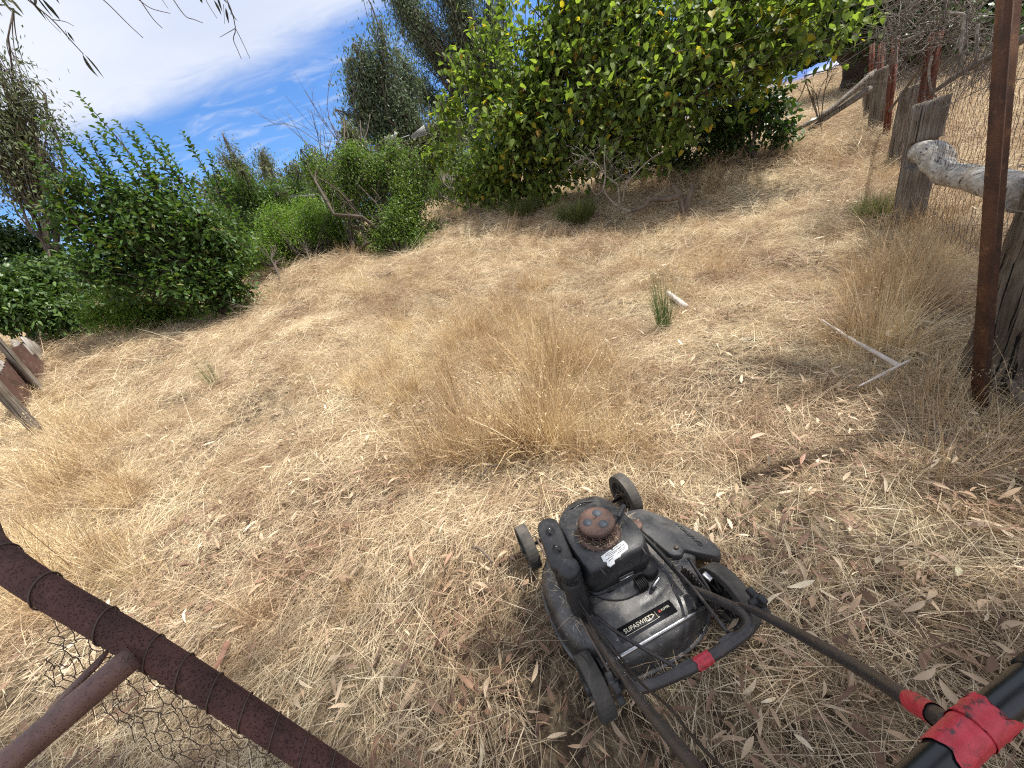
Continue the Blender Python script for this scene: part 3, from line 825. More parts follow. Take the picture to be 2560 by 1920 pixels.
for i_, (a, b_) in enumerate(shoots):
    if b_ is None: b_ = (a[0] - RNG.uniform(70, 130), a[1] - RNG.uniform(110, 190))
    dd = 8.2 + RNG.uniform(-.3, .3)
    p0 = PD(*a, dd); p1 = PD(*b_, dd + RNG.uniform(-.2, .2)); p0 = p0 - (p1 - p0) * .5
    pts = curve_pts([p0, (p0 + p1) / 2 + RNG.normal(0, .02, 3), p1], 8)
    c1 = tubes((pts - bq)[None], np.linspace(.012, .003, 8)[None], 5)
    sh = link('shoot', new_mesh('shoot', *c1, M_DARKBARK, True), root)
    n = 46
    ts = np.linspace(.15, 1, n); q = np.array([p0 + (p1 - p0) * t_ for t_ in ts])
    ang = np.arange(n) * 2.4
    dirn = (p1 - p0) / np.linalg.norm(p1 - p0); u0 = np.cross(dirn, [0, 1, 0]); u0 /= np.linalg.norm(u0); v0 = np.cross(dirn, u0)
    ax = dirn[None] * .55 + np.cos(ang)[:, None] * u0 + np.sin(ang)[:, None] * v0 + RNG.normal(0, .15, (n, 3))
    c2 = leaves(q - bq, ax, np.tile(dirn, (n, 1)) + RNG.normal(0, .3, (n, 3)), .11 * RNG.uniform(.7, 1.2, n) * (1.15 - .5 * ts), .062 * RNG.uniform(.8, 1.1, n) * (1.15 - .45 * ts), tpl_broad(), RNG.random(n))
    tag(link('shoot_leaves', new_mesh('shoot_leaves', c2[0], c2[1], c2[2], L_QUIN, False, {'rnd': c2[3]}), sh), kind='stuff')
# creeping stems at its foot
root = thing('creeper', 'small dark leafed creeper at the foot of the leaning quince tree', 'plant', PG(610, 800))
bc = np.array(root.location); n = 420
P = np.array([PD(*(RNG.normal(0, 1, 2) * (26, 30) + (605, 780)), 7.5 + RNG.normal(0, .15)) for _ in range(n)])
for k in range(7):
    pts = curve_pts([bc, bc + RNG.normal(0, .1, 3) + [0, 0, .15], bc + RNG.normal(0, .3, 3) + [0, 0, .3]], 6)
    link('stem', new_mesh('stem', *tubes((pts - bc)[None], np.linspace(.008, .002, 6)[None], 4), M_DARKBARK, True), root)
c2 = leaves(P - bc, RNG.normal(0, 1, (n, 3)), RNG.normal(0, .5, (n, 3)) + [0, 0, 1], np.full(n, .06), np.full(n, .04), tpl_broad(), RNG.random(n))
tag(link('foliage', new_mesh('foliage', c2[0], c2[1], c2[2], L_DARK, False, {'rnd': c2[3]}), root), kind='stuff')

build_tree('laurel_bush', 'glossy dark green laurel bush at the far left beyond the iron fence', 'shrub', PG(130, 855),
           [blob(70, 770, 80, 9.8), blob(160, 790, 70, 9.6), blob(20, 730, 80, 10), blob(110, 700, 70, 10.2), blob(200, 820, 35, 9.5), blob(-60, 780, 90, 10)], 520, 17, .12, .042,
           tpl_lance(), L_LAUR, M_DARKBARK, .05, stems=4, stem_spread=.3, spread=.08)
build_tree('low_feathery_shrub', 'low bright green feathery shrub tucked under the quince tree', 'shrub', PG(330, 830),
           [blob(340, 780, 75, 8.6), blob(250, 790, 60, 8.8), blob(420, 760, 70, 8.6), blob(480, 780, 40, 8.4), blob(300, 740, 60, 9)], 800, 34, .04, .016,
           tpl_quad(), L_FEATH, M_DARKBARK, .02, stems=5, stem_spread=.35, spread=.07)
build_tree('feathery_shrub', 'bright green feathery shrub between the quince and the gnarled prunus', 'shrub', PG(740, 690),
           [blob(760, 600, 85, 9.4), blob(840, 570, 80, 9.5), blob(890, 620, 50, 9.3), blob(720, 650, 50, 9.4), blob(690, 600, 50, 9.7), blob(810, 650, 50, 9.2), blob(700, 560, 60, 9.8), blob(780, 540, 60, 9.8), blob(620, 640, 50, 9.6)], 1500, 38, .048, .018,
           tpl_quad(), L_FEATH, M_DARKBARK, .012, stems=6, stem_spread=.35, spread=.08)
base = PG(1012, 645)
root, bb = build_tree('gnarled_prunus', 'gnarled old prunus bush with twisted dark limbs beside the feathery shrub', 'shrub', base,
           [blob(960, 430, 75, 8.8), blob(870, 460, 65, 8.9), blob(1030, 490, 65, 8.6), blob(1010, 570, 65, 8.4), blob(1085, 590, 42, 8.3), blob(930, 520, 50, 8.7), blob(800, 440, 50, 9.1),
            blob(880, 395, 45, 9), blob(1040, 420, 45, 8.8), blob(985, 380, 35, 8.9), blob(780, 410, 35, 9.1), blob(950, 590, 50, 8.4), blob(1060, 625, 45, 8.3), blob(1000, 620, 40, 8.3), blob(1010, 530, 70, 8.5), blob(900, 430, 70, 8.8), blob(820, 480, 45, 9), blob(960, 605, 50, 8.1), blob(1030, 605, 50, 8.0), blob(990, 560, 60, 8.1)], 1900, 26, .055, .02,
           tpl_lance(), L_PRUN, M_DARKBARK, .042, fork=.2, stems=2, stem_spread=.08, spread=.07, twist=.22)
for pth, r_ in (([(990, 610), (930, 565), (900, 540), (872, 535), (860, 520), (866, 505), (885, 500)], .024), ([(905, 545), (900, 565), (882, 565)], .014),
                ([(1050, 600), (1055, 550), (1030, 510), (1000, 505)], .014), ([(955, 560), (950, 500), (930, 470)], .012), ([(900, 545), (850, 480), (790, 440)], .015)):
    tube_obj('limb', [PD(u, v, 8.25) for u, v in pth], [r_, r_ * .4], M_BARK, root, offset=bb, K=14)

build_tree('grey_green_shrub', 'grey green shrub behind the quince tree below the small far gums', 'shrub', PG(640, 640),
           [blob(620, 490, 65, 13), blob(690, 510, 60, 13), blob(650, 570, 55, 12), blob(570, 490, 50, 13), blob(740, 490, 50, 14), blob(560, 560, 50, 12), blob(640, 630, 60, 11.5), blob(600, 660, 50, 11)], 1000, 28, .075, .034,
           tpl_lance(), L_QUIN, M_DARKBARK, .03, stems=4, stem_spread=.4, spread=.12)
build_tree('thin_stemmed_shrub', 'open olive shrub with bare thin stems left of the mulberry tree', 'shrub', PG(1195, 560),
           [blob(1150, 460, 60, 10.5), blob(1215, 480, 55, 10), blob(1180, 410, 50, 10.8), blob(1120, 400, 45, 11), blob(1240, 440, 45, 10), blob(1100, 480, 45, 11)], 620, 24, .06, .024,
           tpl_lance(), L_PRUN, M_BARK, .018, stems=6, stem_spread=.12, spread=.09)

# eucalypts far behind
def gum(label, base_d, base_uv, blobs, tips, mat=None, lpt=26, llen=.17, r0=.22, group='gum trees behind the garden', sp=.26, hang=.35):
    b0 = PD(*base_uv, base_d)
    return build_tree('gum_tree', label, 'tree', b0, blobs, tips, lpt, llen, llen * .3, tpl_quad(), mat or L_GUM, M_BARK, r0 * .5, fork=.35, droop=.75, spread=sp,
                      group=group, hang=hang, branch_r=.016, shell=.6, twist=.12)
gum('tall slim gum tree with a grey green crown left of the mulberry tree', 20, (1120, 480),
    [blob(925, 170, 55, 20, 1.3), blob(910, 260, 45, 20), blob(960, 120, 35, 20, 1.4), blob(990, 260, 60, 20), blob(960, 330, 40, 20), blob(940, 60, 25, 20), blob(1010, 180, 45, 21), blob(900, 210, 50, 20), blob(1000, 330, 50, 20), blob(930, 310, 45, 20), blob(890, 300, 30, 20)], 1000)
gum('tallest and fullest gum tree, its crown running out of the top of the picture', 23, (1250, 470),
    [blob(1030, 40, 70, 23, 1.3), blob(1090, 120, 70, 23), blob(1160, 60, 80, 23), blob(1060, 230, 55, 23), blob(1180, 170, 70, 23), blob(1000, -30, 60, 23), blob(1120, -50, 90, 23), blob(1230, 110, 60, 23), blob(1140, 260, 50, 23), blob(1230, 10, 60, 23), blob(1220, 220, 60, 23), blob(1180, 330, 50, 22), blob(1100, 330, 45, 22)], 1900)
gum('leaning small gum tree among the bare dead branches', 17, (930, 480), [blob(880, 345, 24, 17), blob(905, 375, 26, 17), blob(865, 325, 16, 17)], 120, L_GUMB, r0=.08, sp=.15)
gum('small far gum with a tufted crown above the hedge', 30, (640, 520), [blob(575, 375, 16, 30), blob(590, 405, 20, 30), blob(565, 400, 14, 30), blob(610, 430, 18, 30)], 130, L_GUMB, r0=.12)
gum('smallest far gum, a single tuft beside the far one', 30, (690, 520), [blob(656, 388, 13, 30), blob(665, 415, 15, 30)], 70, L_GUMB, r0=.10)
gum('airy gum tree at the left edge of the picture', 15, (100, 640),
    [blob(20, 220, 70, 15), blob(80, 260, 45, 15), blob(110, 280, 25, 15), blob(10, 330, 70, 15), blob(70, 370, 50, 15), blob(120, 420, 35, 15, .7), blob(30, 440, 50, 15), blob(-70, 300, 90, 15), blob(150, 500, 30, 15), blob(30, 160, 30, 15)],
    420, L_GUMB, lpt=20, llen=.12, sp=.22, r0=.06)
build_tree('scrub', 'dark mass of scrub low behind the laurel at the left edge', 'shrub', PD(60, 800, 16), [blob(30, 610, 70, 16), blob(110, 640, 60, 16), blob(-50, 600, 80, 16), blob(60, 690, 60, 15), blob(170, 660, 40, 15), blob(190, 740, 55, 14), blob(260, 760, 50, 14), blob(330, 720, 55, 14), blob(230, 690, 50, 15), blob(420, 700, 50, 14), blob(500, 680, 45, 14)], 1000, 20, .12, .05,
           tpl_lance(), L_DARK, M_DARKBARK, .08, stems=3, stem_spread=.5, spread=.2)
build_tree('far_hedge', 'olive hedge of scrub on the skyline between the far gums and the prunus', 'hedge', PD(700, 560, 22),
           [blob(560, 465, 28, 22), blob(620, 462, 28, 22), blob(680, 460, 30, 22), blob(740, 440, 32, 22), blob(800, 420, 35, 22), blob(850, 410, 34, 22), blob(900, 430, 50, 21), blob(520, 480, 26, 22), blob(1000, 400, 70, 20), blob(1060, 380, 70, 20), blob(1110, 350, 70, 20), blob(560, 520, 50, 21), blob(640, 520, 50, 21), blob(720, 510, 50, 21), blob(800, 490, 50, 21), blob(880, 480, 50, 21), blob(1060, 470, 60, 20), blob(1160, 440, 60, 20)], 1700, 20, .18, .075,
           tpl_lance(), L_GUMB, M_DARKBARK, .08, stems=5, stem_spread=1.5, spread=.2)
build_tree('far_scrub', 'dark belt of scrub along the top of the hillside at the upper right', 'scrub', PD(2100, 170, 34),
           [blob(2000, 120, 50, 34), blob(2060, 95, 45, 34), blob(2120, 80, 45, 34), blob(2190, 70, 45, 34), blob(2260, 55, 45, 34), blob(2340, 45, 45, 33), blob(2420, 40, 45, 32), blob(2500, 30, 45, 30), blob(2560, 10, 50, 30), blob(1930, 130, 60, 34)], 900, 18, .3, .14,
           tpl_lance(), L_DARK, M_DARKBARK, .06, stems=5, stem_spread=1.5, spread=.35)
build_tree('dark_tree', 'dark spreading tree on the hillside beyond the fence with a thick forked trunk', 'tree', PD(2125, 238, 17),
           [blob(2200, -40, 110, 17), blob(2330, -20, 90, 18), blob(2060, -20, 90, 16), blob(2450, 0, 70, 19), blob(2250, -150, 200, 17), blob(2140, 20, 60, 16), blob(2530, 20, 60, 19), blob(2000, -60, 120, 16), blob(2440, -130, 200, 19), blob(2080, 50, 50, 17), blob(2200, 40, 55, 17), blob(2290, 40, 60, 19), blob(2390, 30, 60, 19), blob(2470, 40, 60, 19), blob(2250, 70, 45, 16), blob(2340, 70, 45, 16), blob(2440, 70, 45, 16), blob(2530, 60, 45, 16), blob(2170, 80, 40, 16)], 2900, 20, .16, .08,
           tpl_lance(), L_DARK, M_DARKBARK, .34, fork=.35, spread=.2, branch_r=.02)

# bare dead tree
root = thing('dead_tree', 'bare dead branching tree on the skyline left of the tall gums', 'tree', PD(900, 480, 15)); b0 = np.array(root.location); b0[2] = gz(b0[0], b0[1]); root.location = b0
def fractal(p0, p1, r, lvl, out, wob=.12, kids=3):
    p0 = np.asarray(p0); p1 = np.asarray(p1)
    L = np.linalg.norm(p1 - p0)
    m_ = (p0 + p1) / 2 + RNG.normal(0, wob * L, 3)
    pts = curve_pts([p0, m_, p1], 6); out.append((pts, np.linspace(r, r * .5, 6)))
    if lvl == 0: return
    for k in range(kids):
        t_ = RNG.uniform(.35, 1); s0 = pts[int(t_ * 5)]
        dn_ = (p1 - p0) / L + RNG.normal(0, .5, 3); dn_[2] += .15
        fractal(s0, s0 + dn_ / np.linalg.norm(dn_) * L * RNG.uniform(.4, .7), r * .5, lvl - 1, out, wob, kids)
segs = []
for tgt in ((820, 290), (860, 300), (760, 350), (880, 330), (900, 300), (830, 340)):
    fractal(b0 + [0, 0, .2], PD(*tgt, 15), .022, 2, segs)
link('trunk', new_mesh('trunk', *tubes(np.array([s_[0] for s_ in segs[:1]]) - b0, np.array([s_[1] for s_ in segs[:1]]), 6), M_BARK, True), root)
tag(link('branches', new_mesh('branches', *tubes(np.array([s_[0] for s_ in segs[1:]]) - b0, np.array([s_[1] for s_ in segs[1:]]), 4), M_BARK, True), root), kind='stuff')

# pale fallen branch and stump below the mulberry
def pth(pts, s=3.53, o=(1450, 380)): return [(o[0] + a / s, o[1] + b_ / s) for a, b_ in pts]
root = thing('stump', 'forked grey stump with a long split limb lying out to its left', 'stump', PG(1712, 545)); bs = np.array(root.location)
DS = math.hypot(bs[0], bs[1])
for nm, pp, r_ in (('trunk', [(930, 610), (905, 480), (885, 400), (855, 350), (810, 295)], [.055, .03]), ('fork', [(925, 600), (950, 440), (985, 360), (1000, 292)], [.06, .035]),
                   ('limb', [(900, 380), (800, 410), (720, 415), (620, 420), (585, 465), (520, 500), (450, 525)], [.05, .028])):
    q = [PD(*p_, DS - .05) for p_ in pth(pp)]
    tube_obj(nm, q, r_, M_BARK, root, offset=bs, K=20, sides=9)
root = thing('dead_branch', 'pale dead branch with bare forking twigs in front of the mulberry', 'branch', PD(*pth([(450, 525)])[0], DS - .1)); bd = np.array(root.location)
ln = [([(450, 525), (350, 490), (250, 400), (205, 330)], .026), ([(205, 330), (225, 200), (215, 80), (220, -60)], .02), ([(350, 490), (335, 300), (290, 260), (220, 200), (150, 110), (90, 90)], .018),
      ([(370, 470), (400, 310), (470, 210), (570, 110), (640, 50), (735, 0)], .018), ([(205, 340), (150, 375), (115, 350), (75, 285), (0, 295), (-60, 330)], .009), ([(150, 110), (60, 60), (-40, 90), (-120, 160)], .009),
      ([(560, 140), (620, 155), (700, 182)], .006), ([(90, 90), (30, 0), (-60, -60)], .008), ([(290, 260), (400, 190), (480, 150), (560, 40)], .008), ([(150, 110), (120, 30), (60, -40)], .007), ([(340, 330), (420, 260), (440, 180), (380, 100)], .006),
      ([(0, 295), (-40, 250), (-110, 240)], .005), ([(400, 310), (350, 340), (340, 400)], .006), ([(60, 60), (-20, 20), (-120, 60)], .006), ([(640, 50), (600, 0), (590, -60)], .006)]
for pp, r_ in ln:
    q = [PD(*p_, DS - .1 + RNG.uniform(-.05, .05)) for p_ in pth(pp)]
    tube_obj('twig' if r_ < .015 else 'limb', q, [r_ * .7, r_ * .35], M_TWIG, root, offset=bd, K=14, sides=6)
fine_ = []
for k in range(60):
    a = RNG.uniform(-80, 560); b_ = RNG.uniform(-30, 280); p0 = PD(*pth([(a, b_)])[0], DS); fractal(p0, p0 + RNG.normal(0, .16, 3), .004, 1, fine_, .2, 2)
tag(link('fine_twigs', new_mesh('fine_twigs', *tubes(np.array([s_[0] for s_ in fine_]) - bd, np.array([s_[1] for s_ in fine_]), 3), M_TWIG, True), root), kind='stuff')

# green plants
def spray(name, label, cat, u, v, n, h, spread, mat, w_=.006, heads=False, group=None, tilt=.25):
    q = PG(u, v); root = thing(name, label, cat, q, group=group)
    r = spread * .25 * np.sqrt(RNG.random(n)); a = RNG.uniform(0, 6.28, n)
    base_ = np.stack([r * np.cos(a), r * np.sin(a), np.zeros(n)], -1)
    c = ribbon_clump('', base_, a + RNG.normal(0, .5, n), RNG.normal(1.57 - tilt, .14, n).clip(.4, 1.57), h * RNG.uniform(.5, 1, n), np.full(n, w_), RNG.normal(0, .05, n), None, RNG.random(n), droop=.25)
    tag(link('blades', new_mesh('blades', c[0], c[1], c[2], mat, False, {'rnd': c[3]}), root), kind='stuff')
    return root
G_TUSS = mat_leaf('tussock_blade', [(0, (.05, .08, .025)), (.6, (.09, .12, .04)), (1, (.28, .26, .10))], .25, .5)
G_WEED = mat_leaf('weed_stem', [(0, (.05, .10, .03)), (.7, (.09, .16, .05)), (1, (.20, .22, .10))], .25, .5)
spray('tussock', 'dense dark green grass tussock below the dead branch', 'grass tussock', 1445, 565, 1500, .62, .8, G_TUSS, .006, tilt=.5)
spray('tussock', 'olive grass tussock at the mulberry foot, left of the denser one', 'grass tussock', 1310, 548, 1000, .55, .7, G_TUSS, .006, tilt=.5)
spray('broom_weed', 'tall wispy green weed beside the short piece of log', 'weed', 1660, 826, 230, .66, .24, G_WEED, .0038, tilt=.2)
spray('green_weed', 'small tuft of upright green stems on the left of the slope', 'weed', 542, 968, 50, .36, .2, G_WEED, .004, tilt=.2)
spray('green_grass', 'pale green grass growing in front of the notched post', 'grass', 2195, 540, 520, .32, .9, M_GREENGRASS, .006, tilt=.35)
spray('sapling', 'tiny green leafy sapling in the tall dry grass', 'sapling', 1348, 855, 26, .28, .12, G_WEED, .012, tilt=.25)

# ------------------------------------------------------------------ materials of the fences
def mat_wood(name, c1, c2, c3, grain=(14, 14, .8), rough=.85, bump=.9, rot=0, dist=1.2, thr=.56):
    m, t = mat_new(name)
    tcn = t.n('ShaderNodeTexCoord')
    ro_ = t.mapping(tcn.outputs['Object'], rot=(0, 0, rot))
    v = t.mapping(ro_, scale=grain)
    g = t.noise(v, 3.2, 8, .65, .6); g2 = t.noise(tcn.outputs['Object'], 5, 4)
    cr = t.noise(t.mapping(ro_, scale=(grain[0] * 2.2, grain[1] * 2.2, grain[2] * .7)), 2.2, 6, .6, dist)
    c = t.mix(t.smooth(g, .35, .68), c1, c2); c = t.mix(t.smooth(g2, .4, .7), c, t.mix(1, c, (.72, .66, .60), 'MULTIPLY'))
    c = t.mix(t.smooth(cr, thr, thr + .07), c, c3)
    p = t.n('ShaderNodeBsdfPrincipled'); t.l(c, p.inputs['Base Color']); p.inputs['Roughness'].default_value = rough
    p.inputs['Specular IOR Level'].default_value = .25
    b = t.n('ShaderNodeBump'); b.inputs['Strength'].default_value = bump; b.inputs['Distance'].default_value = .012
    t.l(t.math('SUBTRACT', g, t.math('MULTIPLY', t.smooth(cr, .58, .68), 1.4)), b.inputs['Height']); t.l(b.outputs[0], p.inputs['Normal'])
    finish(t, p.outputs[0]); return m
M_POST = mat_wood('weathered_grey_post', (.14, .12, .10), (.29, .255, .215), (.03, .025, .02))
M_LOG = mat_wood('silver_grey_log', (.30, .28, .25), (.56, .53, .48), (.045, .04, .035), grain=(1.6, 13, 13), rot=math.radians(-50.6), dist=.2, thr=.60)
M_OLD = mat_wood('old_strainer_wood', (.07, .055, .04), (.18, .15, .115), (.02, .016, .012), grain=(10, 10, 1.2), bump=1.2)  # wood tones darkened to carry the shade the post stands in
M_STICK = mat_simple('bleached_stick', (.62, .55, .49), .75, var=.25, scale=20, bump=.2)

def mat_rust(name, dark, mid, hot, scale=14, pit=.9, rough=.8):
    m, t = mat_new(name)
    tcn = t.n('ShaderNodeTexCoord')
    a = t.noise(tcn.outputs['Object'], scale, 8, .65); b_ = t.noise(tcn.outputs['Object'], scale * 6, 4, .6)
    vo = t.n('ShaderNodeTexVoronoi'); vo.inputs['Scale'].default_value = 300; vo.inputs['Randomness'].default_value = 1
    t.l(t.mix(.02, tcn.outputs['Object'], t.noise(tcn.outputs['Object'], 30, 3, out=1)), vo.inputs['Vector'])
    pt = t.smooth(vo.outputs['Distance'], .12, .42)
    c = t.mix(t.smooth(a, .35, .65), dark, mid); c = t.mix(t.math('MULTIPLY', t.smooth(b_, .55, .75), .6), c, hot)
    c = t.mix(pt, t.mix(1, c, (.62, .58, .58), 'MULTIPLY'), c)
    p = t.n('ShaderNodeBsdfPrincipled'); t.l(c, p.inputs['Base Color']); p.inputs['Roughness'].default_value = rough
    p.inputs['Metallic'].default_value = .1; p.inputs['Specular IOR Level'].default_value = .35
    b = t.n('ShaderNodeBump'); b.inputs['Strength'].default_value = pit; b.inputs['Distance'].default_value = .0018
    t.l(t.math('ADD', pt, t.math('MULTIPLY', b_, .7)), b.inputs['Height']); t.l(b.outputs[0], p.inputs['Normal'])
    finish(t, p.outputs[0]); return m
M_RUSTPIPE = mat_rust('maroon_rusted_pipe', (.070, .034, .030), (.12, .054, .046), (.16, .078, .055))
M_RUSTBRACE = mat_rust('worn_rusted_brace', (.12, .065, .055), (.20, .115, .095), (.25, .14, .09), pit=.35, rough=.5)
M_RUSTPOST = mat_rust('rusty_angle_iron', (.055, .028, .018), (.115, .052, .028), (.24, .12, .055), scale=6, pit=.5)
M_RUSTRED = mat_rust('red_rusty_picket', (.13, .045, .028), (.22, .075, .045), (.26, .10, .05), scale=5, pit=.2)
M_WIRE = mat_simple('rusty_wire', (.12, .085, .07), .6, metal=.4, scale=80)
M_WIREG = mat_simple('dull_fence_wire', (.22, .19, .17), .6, metal=.5, scale=80)
L_GUMD = mat_leaf('shade_toned_gum_leaf', [(0, (.03, .035, .025)), (1, (.055, .06, .04))], .06, .55, .3)  # grey green leaf painted nearly black: backlit shade put into the colour
M_BRANCH = mat_simple('grey_dead_vine', (.19, .16, .135), .85, var=.5, scale=30)

def rough_post(name, base, top, wx, wy, mat, parent, off, yaw=0, seed=0, sides=18, notch=None, K=14, slope_top=0, taper=.0, wob=.05, ex=4.0):
    """a split post: uneven squarish section lofted from base to top, optional notch (height range, depth) facing -Y of its yaw"""
    rg = np.random.default_rng(seed)
    base = np.asarray(base, float); top = np.asarray(top, float)
    a = np.arange(sides) * 2 * math.pi / sides
    sq = (np.abs(np.cos(a)) ** ex + np.abs(np.sin(a)) ** ex) ** (-1 / ex)
    uneven = 1 + rg.normal(0, wob, sides)
    cy_, sy_ = math.cos(yaw), math.sin(yaw)
    rings = []
    H = top[2] - base[2]
    ts = np.linspace(0, 1, K)
    if notch: ts = np.sort(np.concatenate([ts, [notch[0] - .012, notch[0], notch[1], notch[1] + .012]]))
    for q, tt in enumerate(ts):
        c = base + (top - base) * tt
        sc = (1 - taper * tt)
        x_ = np.cos(a) * sq * wx / 2 * uneven * sc + rg.normal(0, wob * wx * .12, sides); y_ = np.sin(a) * sq * wy / 2 * uneven * sc + rg.normal(0, wob * wy * .12, sides)
        if notch and notch[0] - .001 <= tt <= notch[1] + .001:
            y_ = np.maximum(y_, -wy / 2 + notch[2])
        z_ = np.zeros(sides)
        if q == len(ts) - 1: z_ = slope_top * x_ / wx + rg.normal(0, .008, sides)
        rings.append(np.stack([c[0] + x_ * cy_ - y_ * sy_, c[1] + x_ * sy_ + y_ * cy_, c[2] + z_], -1))
    co = np.concatenate(rings) - np.asarray(off); n = len(ts)
    f, sz = [], []
    for k in range(n - 1):
        for s_ in range(sides):
            f += [k * sides + s_, k * sides + (s_ + 1) % sides, (k + 1) * sides + (s_ + 1) % sides, (k + 1) * sides + s_]; sz.append(4)
    f += list(range(sides))[::-1]; sz.append(sides); f += [(n - 1) * sides + s_ for s_ in range(sides)]; sz.append(sides)
    return link(name, new_mesh(name, co, f, sz, mat, False), parent)

def up_from(base, u, v):
    """the point straight above base that the pixel row (u, v) reaches"""
    r = ray(u, v); k = math.hypot(base[0], base[1]) / math.hypot(r[0], r[1])
    return np.array([base[0], base[1], CAM_H + r[2] * k])

def yaw_face(p): return math.atan2(p[0], p[1]) * -1      # local -Y faces the camera

# --- the right-hand fence
FB = PG(2268, 560)
fence = thing('post_and_wire_fence', 'weathered post and wire fence running up the right side of the slope', 'fence', FB)
off = FB
p1t = up_from(FB, 2338, 250)
mpp = scale_at(2300, 400, 6.0)
h1 = p1t[2] - FB[2]
notch_hi = (up_from(FB, 2316, 352)[2] - FB[2] + .2) / (h1 + .2); notch_lo = (up_from(FB, 2305, 410)[2] - FB[2] + .2) / (h1 + .2)
o = rough_post('post', FB - [0, 0, .2], p1t, .215, .20, M_POST, fence, off, yaw_face(FB) + .35, 3, notch=(notch_lo, notch_hi, .13), slope_top=.015, sides=22, wob=.03, ex=7)
tag(o, 'widest grey post with a notch cut for the log rail')
LINE = [  # (base pixel, top pixel, d, width, depth, seed, lean)
    ((2240, 420), (2285, 213), 8.4, .24, .16, 5), ((2195, 330), (2218, 165), 10.0, .26, .18, 6), ((2180, 298), (2192, 176), 11.2, .26, .20, 7), ((2172, 282), (2176, 180), 12.4, .18, .16, 8)]
for (b_, t_, d_, wx, wy, sd) in LINE:
    pb = PD(*b_, d_); pb[2] = min(pb[2], gz(pb[0], pb[1]) + .02); pt = PD(*t_, d_)
    rough_post('post', pb - [0, 0, .2], pt, wx, wy, M_POST, fence, off, yaw_face(pb) + .3, sd, slope_top=.04, sides=12, ex=5)
def picket(b_, t_, d_, dt_=None, w_=.05):
    pb = PD(*b_, d_); pt = PD(*t_, dt_ or d_)
    # a star picket: three flanges
    ax = pt - pb; L = np.linalg.norm(ax); ax /= L
    u0 = np.cross(ax, [0, 1, 0]); u0 /= np.linalg.norm(u0); v0 = np.cross(ax, u0)
    parts = []
    for k in range(3):
        a = k * 2.094 + .5; dr = math.cos(a) * u0 + math.sin(a) * v0; th = np.cross(ax, dr) * .004
        q = []
        for zz in (pb - [0, 0, .1], pt):
            for c_ in (dr * 0 + th, dr * w_ + th, dr * w_ - th, dr * 0 - th): q.append(zz + c_)
        parts.append((np.array(q) - off, np.array([0, 1, 5, 4, 1, 2, 6, 5, 2, 3, 7, 6, 3, 0, 4, 7, 4, 5, 6, 7, 3, 2, 1, 0]), np.full(6, 4)))
    return link('steel_picket', new_mesh('steel_picket', *merge(parts), M_RUSTRED), fence)
picket((2213, 358), (2240, 92), 9.4); picket((2309, 275), (2338, 80), 7.0, w_=.07); picket((2192, 320), (2203, 108), 10.4); picket((2178, 190), (2180, 110), 13)
# leaning rails
for pp, r_ in (([(2181, 184), (2120, 238), (2060, 285), (1990, 325)], .05), ([(2176, 222), (2110, 265), (2050, 305), (1985, 360)], .055)):
    tube_obj('brace_rail', [PD(u, v, 11.0 - .3 * i_) for i_, (u, v) in enumerate(pp)], [r_, r_ * .8], M_POST, fence, offset=off)
tube_obj('brace_rail', [PD(2350, 105, 6.9), PD(2280, 200, 8), PD(2222, 280, 9.4)], [.018, .018], M_BRANCH, fence, offset=off)
tube_obj('dead_limb', [PD(2560, 95, 5), PD(2470, 145, 5.6), PD(2400, 185, 6.2), PD(2330, 232, 6.6)], [.03, .02], M_BRANCH, fence, offset=off)

# strainer post at the right edge
sb = PG(2372, 975); dS_ = math.hypot(sb[0], sb[1]); azS = math.atan2(sb[0], sb[1])
wS = .46
azc = azS + math.atan2(wS / 2, dS_ + .15); dC = dS_ + .22
SBC = np.array([dC * math.sin(azc), dC * math.cos(azc), 0]); SBC[2] = gz(SBC[0], SBC[1])
strainer = thing('strainer_post', 'massive old corner post at the right edge with fence wire wound round it', 'post', SBC)
rough_post('post_body', SBC - [0, 0, .2], SBC + [0.02, -.02, 1.42], wS, .40, M_OLD, strainer, SBC, -1.0, 11, sides=26, ex=2.6, wob=.05, K=18, taper=.12, slope_top=.06)
# broken slab standing at its foot
0 and rough_post('slab', SBC + [-.17, -.16, -.15], SBC + [-.13, -.12, .62], .20, .07, M_OLD, strainer, SBC, .5, 12, sides=14, wob=.09, taper=.45, slope_top=.12)
for k, zz in enumerate((1.28, 1.20, 1.12, 1.08, .95, .80)):
    a = np.linspace(0, 2 * math.pi * (1.0 + .5 * (k % 2)), 60)
    rr = (wS / 2) * (1.02 - .12 * zz / 1.4)
    sq = (np.abs(np.cos(a)) ** 2.6 + np.abs(np.sin(a)) ** 2.6) ** (-1 / 2.6)
    lx = np.cos(a) * sq * (rr + .014); ly = np.sin(a) * sq * (.20 * (1.02 - .12 * zz / 1.4) + .014)
    pts = np.stack([lx * math.cos(-1.0) - ly * math.sin(-1.0), lx * math.sin(-1.0) + ly * math.cos(-1.0), zz + .025 * np.sin(a + k)], -1)
    co, f, s_ = tubes(pts[None], np.full((1, 60), .0022), 4)
    link('wire_loop', new_mesh('wire_loop', co, f, s_, M_WIREG, True), strainer)
